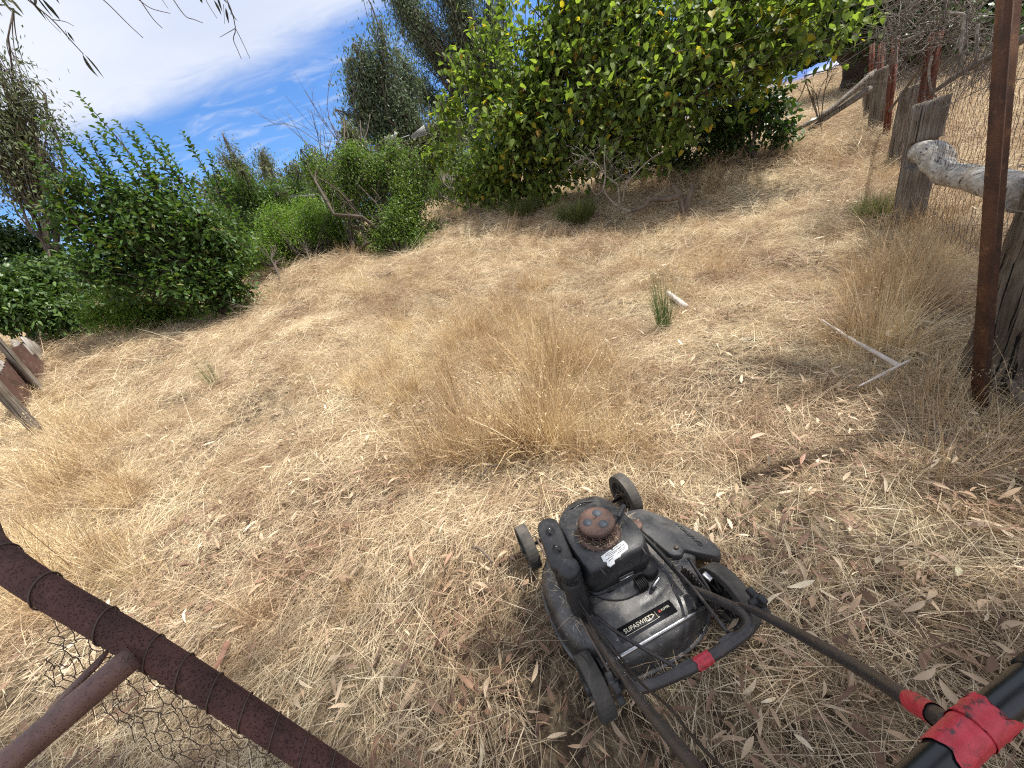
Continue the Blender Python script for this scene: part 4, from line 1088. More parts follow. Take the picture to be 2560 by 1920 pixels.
# log rail between the notch and the strainer
ptsL = [PD(2292, 378, 5.85), PD(2330, 385, 5.6), PD(2365, 430, 5.2), PD(2430, 445, 4.4), PD(2500, 462, 3.6), np.array([SBC[0], SBC[1], 0]) + [0, 0, .0]]
ptsL[-1] = PD(2560, 490, 3.05)
root = thing('log_rail', 'thick bent silver grey log resting in the notch of the widest post', 'log', ptsL[0])
Kc = 44; c = curve_pts(ptsL, Kc) - ptsL[0]
rr = np.interp(np.linspace(0, 1, Kc), [0, .03, .15, .28, .35, .6, 1], [.06, .09, .10, .115, .088, .08, .075])
co, f, s_ = tubes(c[None], rr[None], 22)
lum = np.sin(co[:, 0] * 23) * np.cos(co[:, 2] * 31 + co[:, 1] * 17) + .6 * np.sin(co[:, 1] * 61 + co[:, 2] * 40)
cc = np.repeat(c, 22, 0); dv = co - cc; co = cc + dv * (1 + .03 * lum[:, None])
link('log', new_mesh('log', co, f, s_, M_LOG, True), root)
kn = c[int(Kc * .26)]
link('branch_stub', new_mesh('branch_stub', *tubes(np.array([curve_pts([kn, kn + [-.05, -.10, -.13], kn + [-.10, -.15, -.20]], 6)]), np.array([[.10, .085, .07, .06, .045, .02]]), 12), M_LOG, True), root)

# rusty angle iron post near the camera
rb = PG(2448, 1035); r1 = PD(2527, -10, math.hypot(rb[0], rb[1]) * .985)
axp = r1 - rb; axp /= np.linalg.norm(axp); rt_ = r1 + axp * .35; rb_ = rb - axp * .25
root = thing('angle_iron_post', 'tall rusty angle iron post standing in front of the big strainer post', 'post', rb)
vd = -np.array([rb[0], rb[1], 0]) / np.linalg.norm(rb[:2])
sr = np.cross(vd, axp); sr /= np.linalg.norm(sr)     # towards the image left or right
fd = np.cross(axp, sr)
def L_section(w1, w2, th):
    return [(0, 0), (w1, 0), (w1, th), (th, th), (th, w2), (0, w2)]
sgn = 1 if to_px(rb + sr * .05)[0] > to_px(rb)[0] else -1
sec = L_section(.060, .060, .006)
ca, sa = math.cos(-.9), math.sin(-.9)
q = []
for zz in (rb_, rt_):
    for (a, b_) in sec:
        a2, b2 = a * ca - b_ * sa, a * sa + b_ * ca
        q.append(zz + sr * sgn * (a2 - .03) + vd * (-b2))
q = np.array(q) - rb
f, sz = [], []
for s_ in range(6): f += [s_, (s_ + 1) % 6, (s_ + 1) % 6 + 6, s_ + 6]; sz.append(4)
f += [5, 4, 3, 2, 1, 0, 6, 7, 8, 9, 10, 11]; sz += [6, 6]
link('angle_iron', new_mesh('angle_iron', q, f, sz, M_RUSTPOST), root)

# wire netting of the fence, wires as thin tubes between the posts
def netting(name, A0, A1, B0, B1, nu, nv, r, mat, parent, off_, sag=.02, seed=0):
    """diamond mesh over the quad A0 (bottom start) A1 (top start) B0 (bottom end) B1 (top end)"""
    rg = np.random.default_rng(seed)
    A0, A1, B0, B1 = map(np.asarray, (A0, A1, B0, B1)); paths = []
    K = nv * 2 + 1
    def Q(s_, t_):
        return (A0 * (1 - s_) + B0 * s_) * (1 - t_) + (A1 * (1 - s_) + B1 * s_) * t_
    jit = rg.normal(0, .006, (2 * nu + 2, K, 3))
    for i_ in range(2 * nu + 1):
        pts = []
        for k in range(K):
            s_ = (i_ + (.5 if k % 2 else -.0) * (1 if i_ % 2 else -1)) / (2 * nu)
            pts.append(Q(min(max(s_, 0), 1), k / (K - 1)) + jit[i_, k])
        paths.append(pts)
    co, f, s2 = tubes(np.array(paths) - np.asarray(off_), np.full((len(paths), K), r), 3, cap=False)
    return link(name, new_mesh(name, co, f, s2, mat), parent)
hN = .85
nb = SBC + [0, 0, .35]; nt = SBC + [0, 0, 1.35]
netting('wire_netting', FB + [0, 0, .05], FB + [0, 0, 1.45], nb, nt, 38, 14, .0012, M_WIRE, fence, off, seed=1)
PB2 = PD(2240, 420, 8.4)
netting('wire_netting', FB + [0, 0, .05], FB + [0, 0, 1.25], PB2 + [0, 0, .0], PB2 + [0, 0, 1.2], 18, 10, .0018, M_WIRE, fence, off, seed=2)
PB3 = PD(2172, 282, 12.4)
netting('wire_netting', PB2, PB2 + [0, 0, 1.2], PB3, PB3 + [0, 0, 1.1], 26, 10, .0022, M_WIRE, fence, off, seed=3)
for zz in (.35, .8, 1.25, 1.45):
    pts = curve_pts([SBC + [0, 0, zz], (SBC + FB) / 2 + [0, 0, zz - .05], FB + [0, 0, min(zz, h1 - .05)], PB2 + [0, 0, min(zz, 1.15)], PB3 + [0, 0, min(zz, 1.0)]], 30)
    link('strand', new_mesh('strand', *tubes((pts - off)[None], np.full((1, 30), .0022), 4), M_WIREG, True), fence)

# dead vine tangle hanging on the fence
root = thing('dead_vine', 'tangle of dead grey vine hanging over the fence pickets at the top right', 'vine', PD(2330, 60, 7)); vv = np.array(root.location)
segs = []
for k in range(230):
    u = RNG.uniform(2225, 2440); v = RNG.uniform(-25, 130) if u < 2320 else RNG.uniform(-25, 110)
    p0 = PD(u, v, RNG.uniform(6.4, 7.4)); dr = RNG.normal(0, .2, 3); dr[2] -= .03
    fractal(p0, p0 + dr, RNG.uniform(.003, .007), 1, segs, .3, 2)
for k in range(34):
    u = RNG.uniform(2390, 2500); v = RNG.uniform(60, 150); p0 = PD(u, v, RNG.uniform(5.4, 6.6))
    fractal(p0, p0 + np.array([RNG.normal(-.05, .12), RNG.normal(0, .12), -RNG.uniform(.2, .5)]), .004, 1, segs, .15, 3)
for k in range(26):
    p0 = PD(RNG.uniform(2205, 2250), RNG.uniform(110, 200), RNG.uniform(9, 10)); fractal(p0, p0 + RNG.normal(0, .2, 3), .005, 1, segs, .3, 2)
tag(link('tangle', new_mesh('tangle', *tubes(np.array([s_[0] for s_ in segs]) - vv, np.array([s_[1] for s_ in segs]), 3, cap=False), M_BRANCH, True), root), kind='stuff')
for pp in ([(2407, 30), (2410, 80), (2402, 150)], [(2330, 140), (2322, 180), (2328, 225), (2342, 245)], [(2235, 97), (2260, 100), (2310, 80)], [(2445, 95), (2440, 140), (2436, 180)]):
    tube_obj('stem', [PD(u, v, 6.6) for u, v in pp], [.012, .008], M_TWIG, root, offset=vv)
for pp in ([(2403, 140), (2402, 110), (2408, 60), (2409, 36), (2370, 32)], [(2445, 60), (2441, 100), (2438, 140)]):
    tube_obj('stem', [PD(u, v, 6.2) for u, v in pp], [.012, .008], M_TWIG, root, offset=vv)
# bare hanging twigs under the mulberry's right side
root = thing('bare_sapling', 'bare drooping sapling twigs left of the leaning rails', 'sapling', PD(2055, 330, 10)); vv = np.array(root.location); vv[2] = gz(vv[0], vv[1]); root.location = vv
segs = []
for (a, b_) in (((2055, 330), (2040, 230)), ((2050, 310), (2010, 190)), ((2052, 320), (2075, 160)), ((2045, 300), (2020, 220)), ((2010, 190), (2095, 170)), ((2015, 205), (1990, 260))):
    fractal(PD(*a, 10), PD(*b_, 10), .012, 2, segs, .1, 3)
tag(link('twigs', new_mesh('twigs', *tubes(np.array([s_[0] for s_ in segs]) - vv, np.array([s_[1] for s_ in segs]), 4, cap=False), M_DARKBARK, True), root), kind='stuff')

# blue tarpaulin far up the hill
M_BLUE = mat_simple('blue_tarpaulin', (.03, .13, .50), .45, var=.3, scale=4, bump=.2, spec=.5)
tq = [PD(2030, 172, 24), PD(2085, 152, 24), PD(2085, 145, 27), PD(2035, 160, 27)]
tb = np.array([gz(p_[0], p_[1]) for p_ in tq])
root = thing('blue_tarpaulin', 'bright blue tarpaulin cover seen through the leaves beside the dark trunk', 'tarpaulin', tq[0])
ct = sum(tq) / 4; hw = 1.6
gx = np.linspace(-1, 1, 9); co = []
for a in gx:
    for b_ in gx:
        p_ = ct + np.array([CR[0] * 0 + a * 1.9, b_ * 1.2, 0]); zz = .42 * (1 - max(abs(a), abs(b_)) ** 4) + .05 * math.sin(a * 9 + b_ * 5)
        co.append((p_[0] - tq[0][0], p_[1] - tq[0][1], gz(p_[0], p_[1]) + zz - tq[0][2]))
f = []
for a in range(8):
    for b_ in range(8): k = a * 9 + b_; f += [k, k + 9, k + 10, k + 1]
link('cover', new_mesh('cover', co, f, np.full(64, 4), M_BLUE, True), root)

# --- left edge: iron sheets, palings, leaning posts
M_IRON = mat_rust('rusted_corrugated_iron', (.07, .04, .03), (.13, .07, .055), (.22, .20, .19), scale=3, pit=.2)
M_PALE = mat_wood('grey_paling', (.20, .18, .165), (.42, .39, .36), (.04, .035, .03), bump=.6)
lf0 = PG(112, 985); lf1 = PG(105, 1088)
root = thing('old_iron_fence', 'old rusty corrugated iron and grey paling fence at the left edge', 'fence', PD(60, 860, 8.6)); fo = np.array(root.location); fo[2] = gz(fo[0], fo[1]); root.location = fo
A = PD(108, 868, 9.2); B = PD(-60, 905, 7.0)
A[2] = gz(A[0], A[1]); B[2] = gz(B[0], B[1])
dirf = (B - A); Lf = np.hypot(dirf[0], dirf[1]); dirf /= np.linalg.norm(dirf); nf = np.array([-dirf[1], dirf[0], 0])
def sheet(s0, s1, z0, z1, o_, lean=0, n=60):
    ss = np.linspace(s0, s1, n); w_ = .014 * np.sin(ss / .076 * 2 * math.pi)
    rows = []
    for zz in (z0, (z0 + z1) / 2, z1):
        p_ = A[None] + dirf[None] * ss[:, None] + nf[None] * (w_[:, None] + o_ + lean * zz); p_[:, 2] = TZ(p_[:, 0], p_[:, 1]) + zz + .02 * np.sin(ss * 5); rows.append(p_)
    co_ = np.concatenate(rows) - fo
    f_ = []
    for r_ in range(2):
        for k in range(n - 1): f_ += [r_ * n + k, r_ * n + k + 1, (r_ + 1) * n + k + 1, (r_ + 1) * n + k]
    return link('iron_sheet', new_mesh('iron_sheet', co_, f_, np.full(2 * (n - 1), 4), M_IRON, True), root)
sheet(.75, 1.0, -.05, .28, .05); sheet(.98, 1.85, -.05, .50, .07); sheet(1.8, 2.6, -.05, .48, .05)
for k in range(15):
    s_ = .0 + k * .125; p_ = A + dirf * s_ + nf * -.06; p_[2] = gz(p_[0], p_[1])
    h_ = RNG.uniform(.30, .48)
    rough_post('paling', p_ - [0, 0, .1], p_ + [RNG.normal(0, .03), RNG.normal(0, .03), h_], .115, .02, M_PALE, root, fo, math.atan2(dirf[1], dirf[0]) + RNG.normal(0, .08), 40 + k, sides=8, ex=8, wob=.04, K=4, slope_top=.04)
for nm, b_, r_, h_, lab in (('post', lf0, .045, 1.2, None), ('post', lf1, .06, .95, None)):
    tp_ = b_ + [0, 0, h_]
    rough_post(nm, b_ - [0, 0, .2], tp_, r_ * 1.6, r_ * 1.3, M_POST, root, fo, .2, int(r_ * 1000), sides=12, ex=3)

# windmill and clothes line seen over the shrubs
M_ZINC = mat_simple('dull_galvanised_sheet', (.20, .215, .20), .6, metal=.1, var=.3, scale=6)
M_WHITE = mat_simple('chalky_white_paint', (.36, .36, .34), .6, var=.15, scale=8)
DW = 13.0
hub = PD(985, 352, DW); gb = np.array([hub[0], hub[1], gz(hub[0], hub[1])])
root = thing('garden_windmill', 'small garden windmill with a ribbed tail vane above the gnarled prunus', 'windmill', gb)
for k in range(4):
    a = k * math.pi / 2 + .4; q = np.array([math.cos(a), math.sin(a), 0])
    link('leg', new_mesh('leg', *tubes(np.array([[gb + q * .35, hub + q * .05]]) - gb, np.full((1, 2), .016), 5), M_DARKBARK), root)
link('gearbox', new_mesh('gearbox', *tubes(np.array([[hub + [0, -.1, -.10], hub + [0, -.1, 0.02], hub + [0, -.1, .10]]]) - gb, np.array([[.06, .08, .05]]), 8), M_DARKBARK), root)
tv0 = PD(1024, 338, DW); tv1 = PD(1072, 325, DW)
link('tail_boom', new_mesh('tail_boom', *tubes(np.array([[hub, tv0]]) - gb, np.full((1, 2), .014), 5), M_ZINC), root)
tvp = [PD(1026, 340, DW), PD(1060, 312, DW), PD(1068, 338, DW), PD(1030, 347, DW)]
def plate(name, pts, th, nrm, mat, parent, off_):
    n = len(pts); p_ = np.array(pts) - off_; nn = np.asarray(nrm, float) / np.linalg.norm(nrm) * th / 2
    co_ = np.concatenate([p_ + nn, p_ - nn]); f_ = list(range(n)) + [n + k for k in range(n)][::-1]; sz_ = [n, n]
    for k in range(n): f_ += [k, n + k, n + (k + 1) % n, (k + 1) % n]; sz_.append(4)
    return link(name, new_mesh(name, co_, f_, sz_, mat), parent)
viewn = -hub / np.linalg.norm(hub)
tail = plate('tail_vane', tvp, .01, viewn, M_ZINC, root, gb)
for s_ in np.linspace(.1, .9, 5):
    a_ = tvp[0] * (1 - s_) + tvp[3] * s_; b_ = tvp[1] * (1 - s_) + tvp[2] * s_
    link('rib', new_mesh('rib', *tubes(np.array([[a_, b_]]) - gb + viewn * .012, np.full((1, 2), .009), 5), M_WHITE), root)
for (a_, b_) in (((978, 338), (984, 355)), ((968, 363), (984, 352)), ((972, 378), (985, 356)), ((960, 345), (982, 352)), ((990, 330), (985, 350)), ((1000, 372), (986, 354))):
    p0 = PD(*a_, DW - .2); p1 = PD(*b_, DW - .2); dr = p1 - p0; sd = np.cross(dr, viewn); sd /= np.linalg.norm(sd)
    plate('blade', [p0 - sd * .05, p0 + sd * .05, p1 + sd * .02, p1 - sd * .02], .006, viewn + sd * .4, M_WHITE, root, gb)

DC = 12.0
tc_ = PD(800, 486, DC); gb = np.array([tc_[0], tc_[1], gz(tc_[0], tc_[1])])
root = thing('rotary_clothes_line', 'grey metal rotary clothes line half hidden behind the shrubs', 'clothes line', gb)
link('pole', new_mesh('pole', *tubes(np.array([[gb, tc_ + [0, 0, .02]]]) - gb, np.full((1, 2), .025), 8), M_ZINC, True), root)
rad = .75
for k in range(4):
    a = k * math.pi / 2 + .5; e_ = tc_ + [math.cos(a) * rad, math.sin(a) * rad, .08]
    link('arm', new_mesh('arm', *tubes(np.array([[tc_, e_]]) - gb, np.full((1, 2), .014), 6), M_ZINC, True), root)
    for q in (.45, .72, 1.0):
        a2 = a + math.pi / 2; p0 = tc_ + (e_ - tc_) * q; e2 = tc_ + [math.cos(a2) * rad, math.sin(a2) * rad, .08]; p1 = tc_ + (e2 - tc_) * q
        link('line', new_mesh('line', *tubes(np.array([[p0, p1]]) - gb, np.full((1, 2), .0035), 4), M_ZINC), root)

# sticks on the slope
def stick(name, label, pix, r, mat, z=.03, cat='stick'):
    pts = [PG(u, v) + [0, 0, z] for u, v in pix]
    root = thing(name, label, cat, pts[0])
    return root, pts
root, pts = stick('log', 'short pale pinkish piece of log lying beside the wispy green weed', [(1670, 744), (1715, 780)], .03, M_STICK, .05, 'log')
tube_obj('log_piece', pts, [.026, .03], M_STICK, root, offset=pts[0], K=10, sides=12)
root, pts = stick('long_stick', 'long thin bleached stick with a side piece on the right of the slope', [(2048, 836), (2120, 888), (2200, 938), (2236, 962)], .01, M_STICK, .11)
tube_obj('stem', pts, [.006, .016], M_STICK, root, offset=pts[0], K=16, sides=8)
b2 = [PG(2262, 955) + [0, 0, .13], PG(2200, 980) + [0, 0, .11], PG(2140, 1003) + [0, 0, .09]]
tube_obj('side_piece', b2, [.005, .009, .004], M_STICK, root, offset=pts[0], K=12, sides=8)
root, pts = stick('fallen_twig', 'brown twig lying in the litter below the strainer post', [(2510, 985), (2540, 1050), (2560, 1090), (2600, 1140)], .02, M_BARK, .08)
tube_obj('twig', pts, [.016, .02], M_BARK, root, offset=pts[0], K=12, sides=8)
# curl of red-brown bark
M_CURL = mat_simple('red_brown_bark_curl', (.30, .15, .10), .7, var=.4, scale=14)
q = PG(575, 1665) + [0, 0, .07]
root = thing('bark_curl', 'curled strip of red brown bark lying on the hay right of the rusty pipe', 'bark', q)
a = np.linspace(-1.3, 1.3, 9); co = []
for s_ in np.linspace(0, 1, 7):
    for x_ in a: co.append((math.sin(x_) * .016 * (1 - .5 * s_) + .02 * math.sin(s_ * 3), -.10 * s_ + .05, math.cos(x_) * .012 + .01 * math.sin(s_ * 4)))
f = []
for r_ in range(6):
    for k in range(8): b_ = r_ * 9 + k; f += [b_, b_ + 1, b_ + 10, b_ + 9]
link('curl', new_mesh('curl', co, f, np.full(48, 4), M_CURL, True), root)
# small dark bark scraps in the middle of the slope
for (u, v, ln, an, lab) in ((1205, 1215, .16, .4, 'dark curved twig in the litter just left of the mower front wheel'), (1180, 860, .12, -.3, 'dark bark scrap in the middle of the tall dry grass'),
                       (1190, 1390, .14, -.9, 'reddish brown twig on the hay left of the mower')):
    q = PG(u, v) + [0, 0, .06]; root = thing('fallen_twig', lab, 'twig', q)
    e_ = np.array([math.cos(an), math.sin(an), 0]) * ln
    tube_obj('twig', [np.zeros(3), e_ * .5 + [0, .01, .02], e_], [.007, .004], M_BARK, root, K=10, sides=6)

# ------------------------------------------------------------------ rusty pipe gate at the lower left
def bez_at(p_, q_, t_): return p_ + (q_ - p_) * t_
def onray(u, v, z):
    r = ray(u, v); return np.array([0, 0, CAM_H]) + r * ((z - CAM_H) / r[2])
g0 = onray(20, 1412, 1.075); g1 = onray(440, 1668, .90); g2 = onray(870, 1952, .66)
gend = g2 + (g2 - g1) * 1.0
gtop = onray(-60, 1290, 1.10); gtop2 = gtop + (gtop - g0) * 1.6 + [-.1, .1, .05]
gate = thing('pipe_gate', 'leaning maroon rusted pipe gate with wire netting at the lower left corner', 'gate', g0)
pipe = curve_pts([gtop2, gtop, g0, g1, g2, gend], 60)
PR = .0185
link('frame_pipe', new_mesh('frame_pipe', *tubes((pipe - g0)[None], np.full((1, 60), PR), 24), M_RUSTPIPE, True), gate)
jn = onray(335, 1640, .945); be = onray(-30, 1950, .905)
be2 = be + (be - jn) * .6
tube_obj('brace_pipe', [jn, (jn + be) / 2, be, be2], .0165, M_RUSTBRACE, gate, offset=g0, K=20, sides=20)
s0 = onray(262, 1640, .925); s1 = onray(120, 1780, .87)
ds_ = (s1 - s0); nrm_ = np.cross(ds_, [0, 0, 1]); nrm_ /= np.linalg.norm(nrm_)
plate('brace_strap', [s0 - nrm_ * .012, s1 - nrm_ * .012, s1 + nrm_ * .012, s0 + nrm_ * .012], .006, (0, .3, 1), M_RUSTBRACE, gate, g0)
# wire wraps: each loop a piece of its own
def wrap(uv, tilt, seed):
    # nearest point of the pipe to the pixel
    px_list = np.array([to_px(p_)[:2] for p_ in pipe]); k = int(np.argmin(((px_list - np.array(uv)) ** 2).sum(1)))
    c = pipe[k]; T_ = pipe[min(k + 1, 59)] - pipe[max(k - 1, 0)]; T_ /= np.linalg.norm(T_)
    U_ = np.cross(T_, [0, 0, 1]); U_ /= np.linalg.norm(U_); V_ = np.cross(T_, U_)
    a = np.linspace(0, 2 * math.pi, 26)
    pts = c + (np.cos(a)[:, None] * U_ + np.sin(a)[:, None] * V_) * (PR + .0012) + T_ * (np.sin(a + .8) * tilt)[:, None]
    link('wire_wrap', new_mesh('wire_wrap', *tubes((pts - g0)[None], np.full((1, 26), .0011), 5), M_WIRE, True), gate)
for k, (u, v) in enumerate(((33, 1360), (130, 1460), (260, 1555), (385, 1625), (460, 1690), (540, 1745), (620, 1790), (690, 1835), (755, 1875), (820, 1915))):
    wrap((u, v), .012, k)
# netting hanging from the pipe
seg = []
rgN = np.random.default_rng(3)
nu_, nv_ = 15, 7
n0 = onray(300, 1640, .915); n1 = onray(880, 2000, .64)
dn_ = np.array([-.05, .055, -.10]) ; dn_ = onray(300, 1900, .74) - onray(380, 1690, .90)
dn_ /= np.linalg.norm(dn_)
Ln = np.linalg.norm(n1 - n0); ux = (n1 - n0) / Ln; cell = Ln / nu_
J = {}
for i_ in range(-4, nu_ + 1):
    for j_ in range(nv_ + 1):
        J[i_, j_] = n0 + ux * cell * (i_ + (.5 if j_ % 2 else 0)) + dn_ * cell * .85 * j_ + rgN.normal(0, .0035, 3) * (1 if j_ else .3)
def wire_seg(a_, b_, twist=False):
    m_ = (a_ + b_) / 2 + rgN.normal(0, .0018, 3); return curve_pts([a_, m_, b_], 5)
for (i_, j_), p_ in J.items():
    if j_ + 1 > nv_: continue
    drop = dn_ * cell * .32
    up_l = (i_ - (0 if j_ % 2 else 1), j_ + 1); up_r = (i_ + (1 if j_ % 2 else 0), j_ + 1)
    seg.append(wire_seg(p_, p_ + drop)); 
    for t_ in (up_l, up_r):
        if t_ in J: seg.append(wire_seg(p_ + drop, J[t_]))
link('wire_netting', new_mesh('wire_netting', *tubes(np.array(seg) - g0, np.full((len(seg), 5), .00065), 4, cap=False), M_WIRE, True), gate)
# the twisted selvage wire
tt = np.linspace(0, 1, 240); sv = []
for ph in (0, math.pi):
    e1 = dn_; e2 = np.cross(ux, dn_)
    pts = (n0 - ux * .25)[None] + ux[None] * (tt * (Ln + .25))[:, None] + (np.cos(tt * 150 + ph)[:, None] * e1 + np.sin(tt * 150 + ph)[:, None] * e2) * .0018
    sv.append(pts)
link('twisted_wire', new_mesh('twisted_wire', *tubes(np.array(sv) - g0, np.full((2, 240), .0011), 4), M_WIRE, True), gate)
for k in range(7):
    c_ = jn + rgN.normal(0, .010, 3); pts = curve_pts([c_, c_ + rgN.normal(0, .008, 3), c_ + rgN.normal(0, .012, 3), c_ + rgN.normal(0, .012, 3) + [0, 0, -.02]], 12)
    link('loose_wire', new_mesh('loose_wire', *tubes((pts - g0)[None], np.full((1, 12), .001), 4), M_WIRE, True), gate)

# ------------------------------------------------------------------ gum tree overhead: its crown shades the foreground, its twigs hang into view
def shade(gx, gy, h, r):
    k = h / math.tan(SUN_EL)
    return np.array([gx + k * math.sin(SUN_AZ), gy + k * math.cos(SUN_AZ), h]), np.array([r, r, r * .6])
SH = [(.3, .5, 8.4, 1.1), (-.6, .1, 8.0, .9), (1.1, .2, 8.6, 1.1), (2.4, 1.0, 8.4, 1.1), (2.9, 1.9, 8.4, 1.0), (-1.8, .7, 8.2, .8), (1.8, .8, 8.4, .9), (.5, -.8, 8.4, 1.3),
      (4.0, 3.2, 8.6, .9), (-1.3, -.5, 8, 1.0), (2.4, -.2, 8.2, 1.2), (3.4, 2.6, 8.4, .8), (-1.0, .45, 8.2, .9), (.1, .1, 8.3, .9), (1.5, -.1, 8.2, 1.0), (2.2, 1.4, 8.4, .9), (1.9, 1.75, 8.2, .6), (2.6, 1.5, 7.8, .9), (3.2, 2.2, 8, .8)]
blobs = [shade(*s_) for s_ in SH]
gt, gb_ = build_tree('gum_tree', 'overhanging gum tree whose leafy twigs dangle into the top left of the picture', 'tree', (6.2, -1.6, 0), blobs, 1050, 20, .13, .028, tpl_lance(), L_GUM, M_PALEBARK, .30,
           fork=.45, droop=1.0, spread=.16, hang=.3, branch_r=.008, shell=.7, twist=.08)
def p6(x_, y_): return (x_ / 1.843, y_ / 1.843)
DT = 2.3
tw = [([(60, -60), (130, 0), (240, 90), (330, 190), (385, 250)], .0028), ([(240, 90), (300, 100), (340, 120)], .0015), ([(440, -30), (500, 20), (590, 110), (660, 175)], .0022),
      ([(620, -40), (700, 80), (748, 130)], .0022), ([(640, 0), (700, 40), (785, 62)], .0018), ([(780, -30), (850, 70), (895, 90), (935, 106)], .0020), ([(735, -20), (775, 40)], .0012),
      ([(930, -40), (960, 20), (1000, 85)], .0016), ([(1010, -60), (1060, 30), (1085, 130), (1075, 180), (1095, 230), (1112, 270)], .0022), ([(1085, 130), (1120, 200), (1152, 270)], .0016),
      ([(1085, 130), (1050, 150), (1012, 172)], .0014), ([(1030, 20), (1035, 110)], .001), ([(1060, 60), (1095, 95)], .001), ([(200, 60), (230, 100), (280, 150)], .0012), ([(300, 140), (320, 190)], .001)]
for pp, r_ in tw:
    q = [PD(*p6(*p_), DT) for p_ in pp]
    tube_obj('hanging_twig', q, [r_, r_ * .6], M_DARKBARK, gt, offset=gb_, K=14, sides=5)
lv = [((130, -10), (215, 90)), ((165, -20), (245, 75)), ((190, -10), (280, 90)), ((235, 30), (275, 80)), ((250, -20), (275, 15)), ((310, 145), (345, 190)), ((380, 250), (455, 350)), ((390, 250), (480, 355)),
      ((985, 0), (1022, 66)), ((1000, -20), (1030, 50)), ((1040, 35), (1062, 106)), ((1050, 10), (1075, 60)), ((925, -10), (935, 14)), ((1010, -30), (1060, 20)), ((150, -30), (180, 40)), ((1060, 50), (1090, 92))]
for (a_, b_) in lv:
    p0 = PD(*p6(*a_), DT); p1 = PD(*p6(*b_), DT); L = np.linalg.norm(p1 - p0)
    c_ = gum_leaf(np.zeros((1, 3)), np.zeros(1), np.zeros(1), np.array([L]), np.array([max(.16 * L, .009)]), RNG.random(1))
    A_ = (p1 - p0) / L; vw = -p0 / np.linalg.norm(p0); B_ = np.cross(vw, A_); B_ /= np.linalg.norm(B_); B_ = B_ * .75 + vw * .5; B_ /= np.linalg.norm(B_); C_ = np.cross(A_, B_)
    o = link('leaf', new_mesh('leaf', c_[0], c_[1], c_[2], L_GUMD, True, {'rnd': c_[3]}), gt)
    M = Matrix(np.stack([A_, B_, C_], -1).tolist()).to_4x4(); M.translation = Vector((p0 - gb_).tolist()); o.matrix_local = M
# (corner)
# the outermost leaf spray at the very corner
n = 60
P = np.array([PD(RNG.uniform(-60, 40), RNG.uniform(-40, 18), DT + RNG.uniform(-.1, .1)) for _ in range(n)])
c2 = leaves(P - gb_, RNG.normal(0, 1, (n, 3)) + [0, 0, -.3], RNG.normal(0, 1, (n, 3)), np.full(n, .05), np.full(n, .009), tpl_lance(), RNG.random(n))
tag(link('leaf_spray', new_mesh('leaf_spray', c2[0], c2[1], c2[2], L_GUMB, False, {'rnd': c2[3]}), gt), kind='stuff')

# ------------------------------------------------------------------ lawn mower
def mat_worn(name, base, dust, scuff, rough=.45, spec=.5, dust_amt=.5, scale=7, metal=0):
    m, t = mat_new(name)
    tcn = t.n('ShaderNodeTexCoord'); o = tcn.outputs['Object']
    a = t.noise(o, scale, 6, .65, .3); b_ = t.noise(o, scale * 9, 5, .7); c_ = t.noise(t.mapping(o, scale=(1, 1, 2)), scale * 3.2, 7, .75, .8)
    geo = t.n('ShaderNodeNewGeometry'); sp = t.n('ShaderNodeSeparateXYZ'); t.l(geo.outputs['Normal'], sp.inputs[0])
    upf = t.smooth(sp.outputs[2], .2, .95)          # settled dust lies on faces that look up
    d = t.math('MULTIPLY', t.math('MULTIPLY', t.smooth(a, .35, .7), t.math('ADD', t.math('MULTIPLY', upf, .8), .2)), dust_amt)
    col = t.mix(d, base, dust)
    col = t.mix(t.math('MULTIPLY', t.smooth(b_, .64, .74), .35), col, dust)
    col = t.mix(t.smooth(c_, .58, .70), col, scuff)
    p = t.n('ShaderNodeBsdfPrincipled'); t.l(col, p.inputs['Base Color']); p.inputs['Specular IOR Level'].default_value = spec
    p.inputs['Metallic'].default_value = metal
    t.l(t.math('ADD', t.math('MULTIPLY', d, .5), t.math('ADD', rough - .08, t.math('MULTIPLY', b_, .16))), p.inputs['Roughness'])
    bm_ = t.n('ShaderNodeBump'); bm_.inputs['Strength'].default_value = .15; bm_.inputs['Distance'].default_value = .002
    t.l(b_, bm_.inputs['Height']); t.l(bm_.outputs[0], p.inputs['Normal'])
    finish(t, p.outputs[0]); return m
M_SHROUD = mat_worn('worn_black_plastic', (.020, .021, .024), (.12, .112, .10), (.13, .125, .12), .38, dust_amt=.5, scale=17)
M_COVER = mat_worn('matt_black_plastic', (.020, .020, .022), (.09, .083, .075), (.09, .09, .09), .5, dust_amt=.45)
M_DECK = mat_worn('scuffed_dark_deck_paint', (.030, .030, .032), (.21, .195, .175), (.38, .37, .35), .30, .6, .7, scale=15, metal=.15)
M_FLAP = mat_worn('grey_black_flap_plastic', (.042, .043, .046), (.13, .122, .112), (.15, .15, .15), .5, dust_amt=.6, scale=15)
M_TYRE = mat_worn('dusty_grey_tyre', (.055, .052, .048), (.17, .15, .125), (.12, .11, .10), .85, .2, .8, scale=10)
M_TUBE = mat_worn('worn_black_handle_tube', (.030, .027, .027), (.12, .10, .09), (.17, .10, .075), .38, .6, .5, scale=18)
M_GRIP = mat_simple('black_foam_grip', (.012, .012, .014), .28, spec=.6, var=.3, scale=6)
M_CHROME = mat_simple('bare_steel_rod', (.62, .61, .60), .28, metal=1, var=.25, scale=60)
M_DARK = mat_simple('oily_black_metal', (.018, .016, .015), .5, var=.5, scale=20)
M_DISC = mat_rust('rusty_recoil_cover', (.080, .050, .040), (.145, .085, .065), (.19, .12, .085), scale=22, pit=.25, rough=.6)
M_BLUEGREY = mat_worn('faded_blue_black_print', (.055, .065, .080), (.13, .12, .11), (.2, .2, .2), .55)
